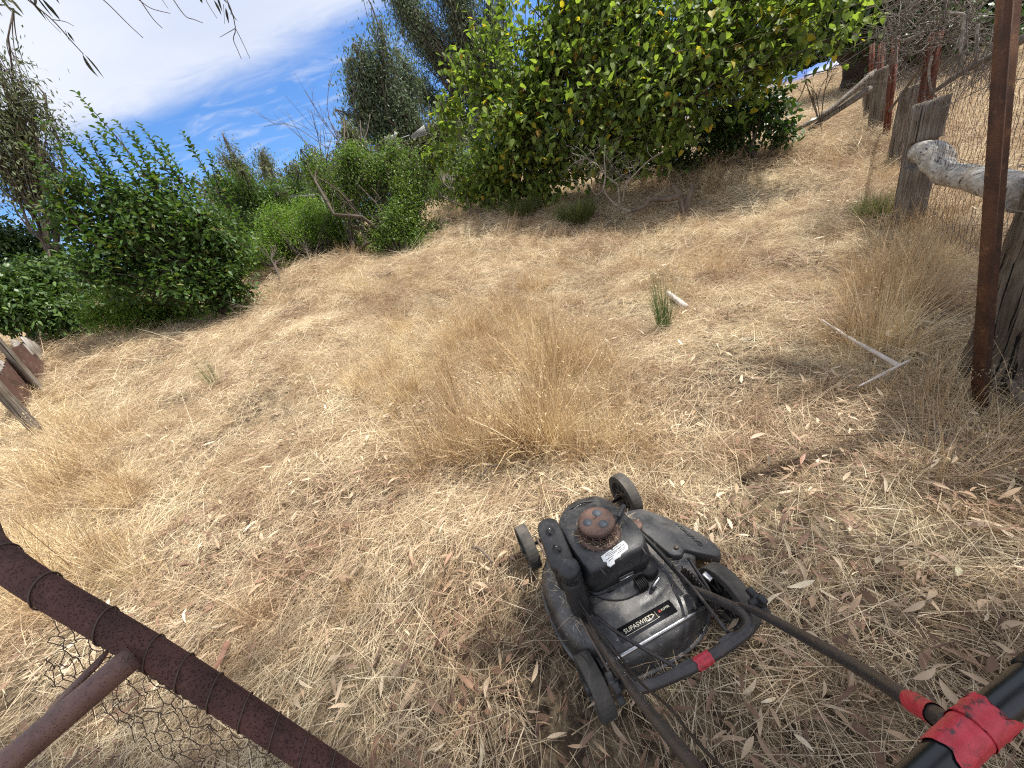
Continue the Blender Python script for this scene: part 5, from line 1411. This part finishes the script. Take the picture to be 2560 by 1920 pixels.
M_LABEL = mat_simple('torn_white_label', (.78, .78, .76), .5, var=.06, scale=30)
M_INK = mat_simple('dark_ink', (.06, .06, .07), .6)
M_STICKER = mat_simple('black_sticker', (.012, .012, .014), .25, spec=.6, var=.3, scale=20)
M_CREAM = mat_simple('cream_print', (.72, .66, .50), .5, var=.1)
M_REDINK = mat_simple('red_print', (.50, .08, .06), .5)
M_BOLT = mat_simple('rusty_bolt', (.20, .15, .12), .5, metal=.5, scale=60)
# red cloth tape with worn dark patches
m, t = mat_new('worn_red_tape'); tcn = t.n('ShaderNodeTexCoord'); o_ = tcn.outputs['Object']
a = t.noise(o_, 75, 6, .7, .4); b_ = t.noise(t.mapping(o_, scale=(1, 1, 4)), 60, 5, .6)
c = t.mix(t.smooth(b_, .3, .7), (.42, .028, .04), (.58, .05, .07)); c = t.mix(t.smooth(a, .54, .66), c, (.09, .04, .04)); c = t.mix(t.smooth(a, .30, .25), c, (.62, .25, .26))
p = t.n('ShaderNodeBsdfPrincipled'); t.l(c, p.inputs['Base Color']); p.inputs['Roughness'].default_value = .38
bb_ = t.n('ShaderNodeBump'); bb_.inputs['Strength'].default_value = .5; bb_.inputs['Distance'].default_value = .002; t.l(b_, bb_.inputs['Height']); t.l(bb_.outputs[0], p.inputs['Normal'])
finish(t, p.outputs[0]); M_TAPE = m

MOW = thing('lawn_mower', 'worn black push lawn mower with a rusty starter cover standing in the cut straw', 'lawn mower', (MOW_C[0], MOW_C[1], 0), -MOW_TH)
ZG = 0.012     # wheels press into the straw

def loft(name, rings, mat, parent, smooth=True, cap0=True, cap1=True, bevel=0, sub=0, autos=35):
    """rings: list of (n,3) arrays"""
    n = len(rings[0]); co = np.concatenate(rings); f, sz = [], []
    for k in range(len(rings) - 1):
        for s_ in range(n): f += [k * n + s_, k * n + (s_ + 1) % n, (k + 1) * n + (s_ + 1) % n, (k + 1) * n + s_]; sz.append(4)
    if cap0: f += list(range(n))[::-1]; sz.append(n)
    if cap1: f += [(len(rings) - 1) * n + s_ for s_ in range(n)]; sz.append(n)
    me = new_mesh(name, co, f, sz, mat, smooth)
    o = link(name, me, parent)
    if bevel:
        b_ = o.modifiers.new('bevel', 'BEVEL'); b_.width = bevel; b_.segments = 3; b_.limit_method = 'ANGLE'; b_.angle_limit = math.radians(28)
    if sub: s2 = o.modifiers.new('sub', 'SUBSURF'); s2.levels = sub; s2.render_levels = sub
    return o

def superellipse(cx, cy, a, b_, ex, z, n=64, rot=0):
    t_ = np.linspace(0, 2 * math.pi, n, endpoint=False)
    k = (np.abs(np.cos(t_)) ** ex + np.abs(np.sin(t_)) ** ex) ** (-1 / ex)
    return np.stack([cx + a * k * np.cos(t_), cy + b_ * k * np.sin(t_), np.full(n, z)], -1)

def round_poly(pts, r, n=6):
    """round the corners of a 2D polygon"""
    out = []; m_ = len(pts); pts = [np.array(p_, float) for p_ in pts]
    for k in range(m_):
        p_, q, s_ = pts[k - 1], pts[k], pts[(k + 1) % m_]
        rr = r[k] if hasattr(r, '__len__') else r
        d1 = (p_ - q); d2 = (s_ - q); l1 = np.linalg.norm(d1); l2 = np.linalg.norm(d2)
        rr = min(rr, l1 * .48, l2 * .48); a_ = q + d1 / l1 * rr; b2 = q + d2 / l2 * rr
        for tt_ in np.linspace(0, 1, n): out.append(a_ * (1 - tt_) ** 2 + 2 * q * tt_ * (1 - tt_) + b2 * tt_ ** 2)
    return np.array(out)

def poly_loft(name, poly, levels, mat, parent, **kw):
    """levels: (z, scale or inset, dx, dy)"""
    c = poly.mean(0); rings = []
    for lv_ in levels:
        z_, s_ = lv_[0], lv_[1]; dx, dy = (lv_[2], lv_[3]) if len(lv_) > 2 else (0, 0)
        q = c + (poly - c) * s_ + [dx, dy]; rings.append(np.column_stack([q, np.full(len(q), z_) if np.isscalar(z_) else z_(q)]))
    return loft(name, rings, mat, parent, **kw)

def lathe_x(name, prof, cx, cy, cz, mat, parent, n=48, smooth=True):
    """revolve (x, radius) about the axis X through (cx, cy, cz)"""
    rings = []
    a = np.linspace(0, 2 * math.pi, n, endpoint=False)
    for x_, r_ in prof: rings.append(np.stack([np.full(n, cx + x_), cy + r_ * np.cos(a), cz + r_ * np.sin(a)], -1))
    return loft(name, rings, mat, parent, smooth)

def lathe_z(name, prof, cx, cy, mat, parent, n=40, smooth=True, tilt=None):
    a = np.linspace(0, 2 * math.pi, n, endpoint=False); rings = []
    for r_, z_ in prof:
        q = np.stack([cx + r_ * np.cos(a), cy + r_ * np.sin(a), np.full(n, z_)], -1)
        if tilt is not None: q[:, 0] += (z_ - prof[0][1]) * tilt[0]; q[:, 1] += (z_ - prof[0][1]) * tilt[1]
        rings.append(q)
    return loft(name, rings, mat, parent, smooth)

def bar(name, pts, r, mat, parent, K=None, sides=10, flat=None):
    K_ = K or max(8, len(pts) * 6)
    c = curve_pts(pts, K_) if len(pts) > 2 else np.linspace(pts[0], pts[1], K_)
    rr = np.interp(np.linspace(0, 1, K_), np.linspace(0, 1, len(r)), r) if hasattr(r, '__len__') else np.full(K_, r)
    return link(name, new_mesh(name, *tubes(c[None], rr[None], sides), mat, True), parent)

def box(name, c, s_, mat, parent, rot=(0, 0, 0), bevel=.002):
    x_, y_, z_ = np.array(s_) / 2
    co = np.array([(a, b2, d_) for a in (-x_, x_) for b2 in (-y_, y_) for d_ in (-z_, z_)])
    f = [0, 1, 3, 2, 4, 6, 7, 5, 0, 4, 5, 1, 2, 3, 7, 6, 0, 2, 6, 4, 1, 5, 7, 3]
    o = link(name, new_mesh(name, co, f, np.full(6, 4), mat), parent, c); o.rotation_euler = rot
    if bevel: b2 = o.modifiers.new('bevel', 'BEVEL'); b2.width = bevel; b2.segments = 2
    return o

def text_obj(name, s_, size, loc, rot, mat, parent, ext=.0006, ax='CENTER', squash=1, shear=0, space=1):
    cu = bpy.data.curves.new(name, 'FONT'); cu.body = s_; cu.size = size; cu.extrude = ext; cu.align_x = ax; cu.align_y = 'CENTER'; cu.shear = shear; cu.space_character = space
    tmp = bpy.data.objects.new(name, cu); COL.objects.link(tmp)
    bpy.context.view_layer.update()
    me = bpy.data.meshes.new_from_object(tmp.evaluated_get(bpy.context.evaluated_depsgraph_get()))
    bpy.data.objects.remove(tmp); me.name = name; me.materials.clear(); me.materials.append(mat)
    o = link(name, me, parent, loc); o.rotation_euler = rot; o.scale = (squash, 1, 1)
    return o

# --- deck
def se_ring(sc, z_, dy=0): return superellipse(-.035, .01 + dy, .262 * sc, .252 * sc, 2.7, z_, 80)
deck = loft('deck', [se_ring(.985, .045), se_ring(1.0, .048), se_ring(1.0, .085), se_ring(.985, .112), se_ring(.95, .134), se_ring(.89, .149), se_ring(.80, .157), se_ring(.66, .161),
                     se_ring(.60, .170), se_ring(.55, .176), se_ring(.30, .178)], M_DECK, MOW, cap0=False)
loft('deck_lip', [se_ring(1.0, .044), se_ring(1.03, .044), se_ring(1.03, .050), se_ring(1.0, .052)], M_DECK, deck, cap0=False, cap1=False)
lathe_z('engine_mount', [(.118, .170), (.125, .178), (.122, .186), (.105, .190), (.10, .205)], -.045, .02, M_DECK, MOW)
# sticker with lettering
stk = plate('sticker', [np.array(q) for q in ((-.152, -.192, .1585), (.046, -.192, .1585), (.046, -.154, .1625), (-.152, -.154, .1625))], .0012, (0, -.1, 1), M_STICKER, MOW, np.zeros(3))
TR = (math.radians(6), 0, 0)
text_obj('lettering', 'SUPASWIFT', .0175, (-.083, -.172, .1632),TR, M_CREAM, stk, squash=1.0, space=1.05)
text_obj('arrow', '>', .022, (-.028, -.1722, .1632),TR, M_CREAM, stk)
bar('arrow_shaft', [(-.045, -.1665, .1638), (-.026, -.1665, .1638)], .0008, M_CREAM, stk, K=2, sides=4)
bar('underline', [(-.141, -.1835, .1617), (-.022, -.1835, .1617), (-.017, -.178, .1622), (-.017, -.164, .1638)], .0007, M_CREAM, stk, K=24, sides=4)
text_obj('small_lettering', 'KLIPPER', .0085, (.018, -.170, .1634), TR, M_CREAM, stk)
box('red_mark', (-.003, -.170, .1633), (.007, .007, .001), M_REDINK, stk, TR, 0)
bar('steel_rod', [(-.235, -.214, .150), (.135, -.214, .150)], .0062, M_CHROME, MOW, K=4)
for x_ in (-.235, .135): box('rod_bracket', (x_, -.205, .140), (.012, .03, .035), M_DARK, MOW)

# --- engine shroud
shp = round_poly([(-.168, -.070), (.052, -.076), (.078, -.02), (.074, .10), (.070, .175), (.045, .235), (-.055, .262), (-.125, .225), (-.165, .165), (-.172, .04)], [.035, .03, .03, .04, .04, .05, .06, .05, .05, .05], 6)
def ztop(q): return .322 - .30 * np.clip(-.035 - q[:, 1], 0, 1) - .16 * np.clip(q[:, 1] - .09, 0, 1) - .10 * np.clip(q[:, 0] - .02, 0, 1)
sh = poly_loft('engine_shroud', shp, [(.212, .93), (.216, .96), (.258, 1.0), (.263, .998), (.268, .985), (lambda q: ztop(q) - .018, .955), (lambda q: ztop(q) - .008, .945), (lambda q: ztop(q) - .002, .925), (lambda q: ztop(q), .90), (lambda q: ztop(q) + .002, .70), (.322, .42)], M_SHROUD, MOW)
poly_loft('shroud_skirt', shp, [(.205, .90), (.205, .985), (.211, .985), (.213, .95)], M_SHROUD, sh, cap0=False, cap1=False)
for (xa, ya, xb, yb) in ((-.150, .14, -.115, -.085), (.050, .12, .030, -.085), (-.10, .215, .035, .185)):
    bar('crease', [(xa, ya, ztop(np.array([[xa, ya]]))[0] - .0045), ((xa + xb) / 2, (ya + yb) / 2, .3195), (xb, yb, ztop(np.array([[xb, yb]]))[0] - .0055)], .0035, M_SHROUD, sh, K=12, sides=8)
# engine block below
block = loft('engine_block', [superellipse(-.05, .03, .085, .10, 4, .185, 40), superellipse(-.05, .03, .09, .105, 4, .212, 40)], M_DARK, MOW)
for k in range(6): box('cooling_fin', (-.02 + 0.006 * k, -.085, .196 + .0), (.0025, .045, .03), M_DARK, block, (0, 0, 0), 0)
lathe_z('muffler', [(.0, .175), (.032, .176), (.036, .19), (.034, .215)], .045, -.055, M_DARK, MOW, 24)
bar('bracket', [(.02, -.11, .18), (.02, -.12, .205), (.05, -.11, .21)], .005, M_CHROME, block)
# recoil starter
R0 = (-.058, .048)
ring = lathe_z('starter_base', [(.072, .318), (.074, .324), (.072, .330), (.064, .333), (.056, .334)], *R0, M_DISC, MOW)
lathe_z('starter_core', [(.047, .325), (.047, .366)], *R0, M_DARK, ring, 32)
cap_ = lathe_z('starter_cover', [(.058, .364), (.0605, .368), (.0605, .376), (.0575, .3815), (.045, .3835), (.02, .384), (.001, .384)], *R0, M_DISC, MOW, 48)
for k in range(16):
    a = k * 2 * math.pi / 16
    bar('rib', [(R0[0] + .0545 * math.cos(a), R0[1] + .0545 * math.sin(a), .366), (R0[0] + .062 * math.cos(a), R0[1] + .062 * math.sin(a), .332)], .0022, M_DISC, ring, K=2, sides=5)
for z_ in (.341, .349, .357): bar('slat_ring', [(R0[0] + (.0625 - (z_ - .332) * .24) * math.cos(a), R0[1] + (.0625 - (z_ - .332) * .24) * math.sin(a), z_) for a in np.linspace(0, 6.283, 33)], .0011, M_DISC, ring, K=64, sides=4)
for k in range(3):
    a = .9 + k * 2.094; c_ = (R0[0] + .029 * math.cos(a), R0[1] + .029 * math.sin(a))
    lathe_z('print_patch', [(.0155, .3838), (.0155, .3845), (.0, .3846)], *c_, M_BLUEGREY, cap_, 20)
box('scratch', (R0[0] + .004, R0[1] + .008, .3848), (.014, .0025, .0006), M_DARK, cap_, (0, 0, .5), 0)
for k in range(3):
    a = .3 + k * 2.094; lathe_z('screw', [(.005, .330), (.005, .338), (.003, .3395), (.0, .3395)], R0[0] + .067 * math.cos(a), R0[1] + .067 * math.sin(a), M_BOLT, ring, 8)
# pull handle
pullr = box('pull_grip', (.045, .062, .350), (.016, .062, .018), M_COVER, MOW, (0, .1, -.95), .006)
bar('cord_guide', [(-.005, .045, .335), (.012, .052, .340), (.025, .055, .347)], .011, M_COVER, pullr.parent, K=8)
# air filter cover (stadium) with two wing knobs
ang = math.atan2(-.030, -.17)
fc0 = np.array([-.196, .150]); fc1 = np.array([-.216, .012])
def stadium(r_, z_, n=20):
    d_ = (fc1 - fc0) / np.linalg.norm(fc1 - fc0); nn = np.array([-d_[1], d_[0]]); out = []
    for k in np.linspace(0, math.pi, n): out.append(fc0 - d_ * r_ * math.sin(k) + nn * r_ * math.cos(k))
    for k in np.linspace(0, math.pi, n): out.append(fc1 + d_ * r_ * math.sin(k) - nn * r_ * math.cos(k))
    return np.column_stack([np.array(out), np.full(2 * n, z_)])
fb = loft('air_filter_box', [stadium(.030, .22), stadium(.034, .28), stadium(.036, .315)], M_COVER, MOW)
fcv = loft('air_filter_cover', [stadium(.0385, .313), stadium(.0395, .318), stadium(.0395, .332), stadium(.037, .339), stadium(.033, .342), stadium(.015, .3435)], M_COVER, MOW)
for q in (.22, .78):
    c_ = fc0 + (fc1 - fc0) * q
    kb = lathe_z('wing_knob', [(.0165, .3428), (.0165, .345), (.009, .346), (.0075, .356), (.004, .358), (.0, .358)], c_[0], c_[1], M_COVER, fcv, 20)
    box('wing', (c_[0], c_[1], .352), (.007, .034, .013), M_COVER, kb, (0, 0, -.7 + 1.3 * q), .003)
    lathe_z('stud', [(.0028, .356), (.0028, .361), (0, .361)], c_[0], c_[1], M_CHROME, kb, 8)
# oil or catch bottle with dome cap, leaning
bt = lathe_z('bottle', [(.026, .172), (.031, .18), (.033, .22), (.034, .29), (.030, .305)], -.212, -.058, M_COVER, MOW, 32, True, (.02, .20))
cb = lathe_z('bottle_cap', [(.0335, .300), (.0355, .304), (.0355, .330), (.034, .338), (.027, .345), (.012, .348), (.0, .3485)], -.2094, -.032, M_SHROUD, MOW, 32, True, (.02, .2))
for k in range(8):
    a = k * math.pi / 4; box('cap_tab', (-.2094 + .0355 * math.cos(a), -.030 + .0355 * math.sin(a), .312), (.004, .004, .022), M_SHROUD, cb, (0, 0, a), .001)
# labels on the shroud
def on_shroud(pts2, lift=.0035): return [np.array([x_, y_, ztop(np.array([[x_, y_]]))[0] + lift]) for x_, y_ in pts2]
lb = [(-.100, -.036), (-.062, -.030), (-.058, -.036), (-.052, -.029), (-.008, -.022), (-.006, -.040), (-.012, -.052), (-.040, -.056), (-.048, -.060), (-.070, -.062), (-.074, -.070), (-.092, -.073), (-.098, -.066), (-.094, -.056), (-.102, -.052)]
q = np.array(on_shroud(lb, .004)); nL = len(q)
lab = link('rating_label', new_mesh('rating_label', np.concatenate([q, q - [0, 0, .003]]), list(range(nL))[::-1] + [k for k in range(nL, 2 * nL)], [nL, nL], M_LABEL), MOW)
for k, (x0, x1, y_) in enumerate(((-.085, -.050, -.038), (-.088, -.030, -.042), (-.050, -.020, -.033), (-.080, -.045, -.046), (-.040, -.014, -.038), (-.042, -.016, -.045), (-.092, -.062, -.052), (-.088, -.070, -.058), (-.050, -.020, -.050))):
    a_, b2 = on_shroud([(x0, y_), (x1, y_ + .003)], .0046); bar('print_line', [a_, b2], .0006, M_INK, lab, K=2, sides=3)
box('badge', (-.045, -.0755, .240), (.052, .002, .017), M_FLAP, MOW, (0, 0, -.03), .001); box('badge_strip', (-.045, -.0772, .236), (.048, .002, .0035), M_CHROME, MOW, (0, 0, -.03), 0)
for k, (x_, y_, w_, r_) in enumerate(((-.062, .196, .016, .3), (-.050, .200, .010, .5), (-.058, .206, .020, .25), (-.040, .208, .006, .9), (-.070, .190, .010, .2), (-.034, .214, .005, .2))):
    zz = ztop(np.array([[x_, y_]]))[0] + .0025; box('worn_mark', (x_, y_, zz), (w_, .0032, .0012), M_LABEL, sh, (-.15, 0, r_), 0)
# fuel filler on the right
lathe_z('filler_neck', [(.018, .19), (.019, .235), (.021, .238), (.021, .247), (.015, .249), (.0, .249)], .100, .070, M_DISC, MOW, 24)
# clutter of straw stuck on the mower
def straw_on(n, cx_, cy_, rx, ry, z0, z1, parent, seed, L=(.02, .06), ring_=None):
    rg = np.random.default_rng(seed)
    if ring_: a = rg.uniform(ring_[2], ring_[3], n); r = rg.uniform(ring_[0], ring_[1], n); b_ = np.stack([cx_ + r * np.cos(a), cy_ + r * np.sin(a), rg.uniform(z0, z1, n)], -1)
    else: b_ = np.stack([cx_ + rg.uniform(-rx, rx, n), cy_ + rg.uniform(-ry, ry, n), rg.uniform(z0, z1, n)], -1)
    c = ribbon_clump('', b_, rg.uniform(0, 6.28, n), rg.normal(.05, .25, n), rg.uniform(*L, n), rg.uniform(.001, .0022, n), rg.normal(0, .2, n), None, rg.random(n) * .6, droop=.1)
    P_ = c[0]; return tag(link('stuck_straw', new_mesh('stuck_straw', P_, c[1], c[2], M_STRAW, False, {'rnd': c[3]}), parent), kind='stuff')
straw_on(130, *R0, 0, 0, .328, .350, MOW, 1, (.012, .035), (.056, .072, 1.8, 5.9))
straw_on(150, .105, .03, .018, .15, .155, .175, MOW, 2); straw_on(200, -.225, .02, .03, .12, .15, .165, MOW, 3); straw_on(120, .08, .13, .04, .04, .17, .22, MOW, 4)

# marker letters faded on the deck
for k, (ch, x_, y_) in enumerate((('N', .078, -.098), ('A', .084, -.120))): text_obj('marker_letter', ch, .022, (x_, y_, .1655), (0, .05, 1.9), M_INK, deck, ext=.0008)
# --- side discharge flap
fl = round_poly([(.118, .205), (.185, .190), (.270, .120), (.345, .015), (.352, -.050), (.318, -.098), (.232, -.060), (.205, -.045), (.178, -.062), (.150, -.045)], [.01, .03, .05, .05, .04, .03, .02, .01, .008, .01], 5)
def zfl(q): return .178 - .52 * np.clip(q[:, 0] - .20, 0, 1)
fo_ = poly_loft('discharge_flap', fl, [(lambda q: zfl(q) - .045, .97), (lambda q: zfl(q) - .012, 1.0), (lambda q: zfl(q) - .003, .985), (lambda q: zfl(q), .955)], M_FLAP, MOW)
text_obj('raised_lettering', 'CAUTION', .027, (.283, .018, .1365), (math.radians(27.5), 0, math.radians(92)), M_FLAP, fo_, ext=.0022, squash=1.0)
for x_, y_ in ((.150, .135), (.185, -.030)): lathe_z('bolt', [(.008, .176), (.008, .181), (.005, .184), (.0, .184)], x_, y_, M_BOLT, fo_, 6)
loft('deck_chute', [superellipse(.17, .05, .085, .125, 5, .06, 32), superellipse(.165, .05, .085, .125, 5, .14, 32), superellipse(.150, .05, .065, .115, 5, .157, 32)], M_DECK, MOW, cap0=False)

# --- wheels
def wheel(cx_, cy_, R, w_, parent, out):
    a = np.linspace(0, 2 * math.pi, 96, endpoint=False)
    wm = thing_part('wheel', parent)
    prof = [(-w_ / 2, R * .70), (-w_ / 2, R * .955), (-w_ * .485, R * .985), (-w_ * .44, R * .998), (0, R * 1.004), (w_ * .44, R * .998), (w_ * .485, R * .985), (w_ / 2, R * .955), (w_ / 2, R * .70), (w_ * .30, R * .66), (-w_ * .30, R * .66)]
    rings = []
    for k, (x_, r_) in enumerate(prof):
        rr = r_ * (1 - .014 * ((np.arange(96) % 3 == 0) & (k in (2, 3, 5, 6))))
        rings.append(np.stack([np.full(96, cx_ + x_), cy_ + rr * np.cos(a), R + ZG + rr * np.sin(a)], -1))
    rings.append(rings[0])
    ty = loft('tyre', rings, M_TYRE, parent, cap0=False, cap1=False)
    rim = lathe_x('rim', [(-w_ * .30, .001), (-w_ * .34, R * .2), (-w_ * .2, R * .24), (-w_ * .12, R * .6), (-w_ * .34, R * .68), (w_ * .34, R * .68), (w_ * .12, R * .6), (w_ * .2, R * .24), (w_ * .34, R * .2), (w_ * .30, .001)], cx_, cy_, R + ZG, M_DARK, ty, 40)
    for k in range(8):
        th = k * math.pi / 4
        for sd in (-1, 1):
            bar('spoke', [(cx_ + sd * w_ * .22, cy_ + R * .22 * math.cos(th), R + ZG + R * .22 * math.sin(th)), (cx_ + sd * w_ * .20, cy_ + R * .62 * math.cos(th), R + ZG + R * .62 * math.sin(th))], .004, M_TYRE, ty, K=2, sides=5)
    lathe_x('hub_cap', [(out * w_ * .30, .018), (out * w_ * .62, .016), (out * w_ * .66, .008), (out * w_ * .66, .0005)], cx_, cy_, R + ZG, M_COVER, ty, 20)
    return ty
def thing_part(*a): return None
WH = [(-.262, .318, .090), (.226, .335, .096), (-.272, -.218, .083), (.224, -.205, .100)]
for k, (x_, y_, R) in enumerate(WH):
    ty = wheel(x_, y_, R, .046, MOW, -1 if x_ < 0 else 1); ty.name = 'wheel'
# axles and height levers
bar('front_axle', [(-.24, .318, .10), (.205, .335, .105)], .007, M_DARK, MOW, K=3)
for xa_, xb_ in ((-.245, -.19), (.15, .205)): bar('rear_axle', [(xa_, -.2, .11), (xb_, -.2, .11)], .007, M_BOLT, MOW, K=3)
bar('link_rod', [(-.222, .30, .155), (-.226, .0, .175), (-.226, -.25, .150)], .0042, M_BOLT, MOW)
bar('link_bar', [(.105, .06, .215), (.110, -.04, .21), (.112, -.16, .20)], .0085, M_DARK, MOW, K=12)
bar('link_rod', [(.112, -.10, .212), (.10, -.20, .235), (.055, -.36, .305)], .0048, M_TUBE, MOW, K=10)
bar('link_rod', [(-.190, -.10, .200), (-.160, -.22, .245), (-.105, -.368, .305)], .0048, M_TUBE, MOW, K=10)
# slotted height plate
t_ = np.linspace(0, math.pi, 16)
hp = round_poly([(-.085, .150), (-.12, .205), (-.165, .222), (-.215, .205), (-.235, .150), (-.20, .11), (-.12, .11)], .03, 5)
rings = [np.column_stack([np.full(len(hp), x_), hp[:, 0], hp[:, 1]]) for x_ in (.140, .144)]
hpo = loft('height_plate', rings, M_DARK, MOW, smooth=False)
for k in range(8):
    y_ = -.11 - .012 * k; box('slot_tooth', (.1385, y_, .207 - .0006 * (k - 3) ** 2), (.004, .004, .018), M_BOLT, hpo, (0, 0, 0), .0005)
bar('height_lever', [(.150, -.235, .13), (.155, -.20, .19), (.165, -.11, .225)], .006, M_DARK, MOW)
box('lever_clip', (.175, -.175, .205), (.020, .028, .012), M_CHROME, MOW, (.3, .2, .3), .003)

# --- handle: lower loop bolted to the deck
ZL = .315
lo = curve_pts([(-.212, -.10, .165), (-.220, -.22, .235), (-.226, -.315, ZL - .02), (-.216, -.357, ZL), (-.184, -.374, ZL + .005), (-.06, -.388, ZL + .005), (.075, -.386, ZL + .005), (.112, -.370, ZL), (.124, -.33, ZL - .018), (.120, -.25, .245), (.116, -.17, .185)], 70)
lower = link('lower_handle', new_mesh('lower_handle', *tubes(lo[None], np.full((1, 70), .0128), 18), M_TUBE, True), MOW)
def tape(name, pts, r, parent, seed, torn=.3):
    rg = np.random.default_rng(seed); K_ = 14; c = curve_pts(pts, K_)
    co, f, s_ = tubes(c[None], (r * (1 + rg.uniform(0, .05, K_)))[None], 22, cap=False)
    co = co.reshape(K_, 22, 3); d_ = (c[-1] - c[0]) / np.linalg.norm(c[-1] - c[0]); L_ = np.linalg.norm(c[-1] - c[0])
    for e_, k in ((0, -1), (K_ - 1, 1)):
        w_ = np.convolve(rg.normal(0, 1, 22), [.3, .4, .3], 'same') * torn * r; co[e_] += d_ * w_[:, None] * k
    return link(name, new_mesh(name, co.reshape(-1, 3), f, s_, M_TAPE, True), parent)
tape('tape', [(-.068, -.388, ZL + .005), (-.028, -.388, ZL + .005)], .0142, MOW, 1)
box('weld_tab', (-.095, -.380, ZL + .014), (.045, .014, .006), M_TUBE, lower, (.2, 0, 0), .002); box('weld_tab', (.032, -.380, ZL + .014), (.045, .014, .006), M_TUBE, lower, (.2, 0, 0), .002)
# upper handle tubes with flattened ends
UR = [(.138, -.26, .225), (.136, -.34, .315), (.128, -.395, .365), (.085, -.56, .52), (.030, -.66, .645), (.0, -.712, .715)]
UL = [(-.206, -.08, .180), (-.222, -.20, .250), (-.234, -.33, .340), (-.240, -.43, .420), (-.244, -.53, .510), (-.250, -.67, .655), (-.22, -.725, .70)]
ur = bar('upper_handle', UR, [.004, .010, .0112, .0112, .0112], M_TUBE, MOW, K=40, sides=16)
ul = bar('upper_handle', UL, [.004, .008, .0112, .0115, .0115], M_TUBE, MOW, K=40, sides=16)
cc_ = curve_pts(UR, 100)
tape('tape', [cc_[82], cc_[86], cc_[91]], .0126, MOW, 2, .2)
for x_, z_, s_ in ((.150, .338, 1), (-.252, .338, -1)):
    kb = lathe_x('clamp_knob', [(-.012 * s_, .010), (.002 * s_, .011), (.004 * s_, .019), (.016 * s_, .020), (.018 * s_, .014), (.018 * s_, .0005)], x_, -.352, z_, M_COVER, MOW, 16)
    for k in range(4):
        a = k * math.pi / 2 + .5; box('lobe', (x_ + .009 * s_, -.352 + .022 * math.cos(a), z_ + .022 * math.sin(a)), (.016, .020, .020), M_COVER, kb, (a, 0, 0), .004)
# crossbar with grip
CB = [(-.34, -.735, .742), (-.22, -.728, .742), (.0, -.722, .742), (.10, -.722, .742), (.30, -.722, .742)]
bar('crossbar', CB, .0155, M_GRIP, MOW, K=30, sides=28)
tape('tape', [(-.055, -.7235, .742), (-.02, -.7225, .742), (.012, -.722, .742)], .0178, MOW, 3, .5)
tape('tape', [(-.012, -.722, .742), (.004, -.722, .742), (.026, -.722, .742)], .0188, MOW, 5, .7)
bar('grip_collar', [(.105, -.722, .742), (.30, -.722, .742)], .0185, M_GRIP, MOW, K=4, sides=24)
bar('cable', [(-.230, -.69, .70), (-.226, -.57, .575), (-.220, -.49, .51), (-.222, -.40, .42), (-.212, -.28, .32), (-.218, -.10, .26), (-.19, .05, .27)], .0028, M_DARK, MOW, K=24, sides=6)
bar('cable', [(-.222, -.38, .385), (-.216, -.2, .26), (-.226, .02, .21), (-.23, .16, .18)], .0022, M_DARK, MOW, K=24, sides=6)
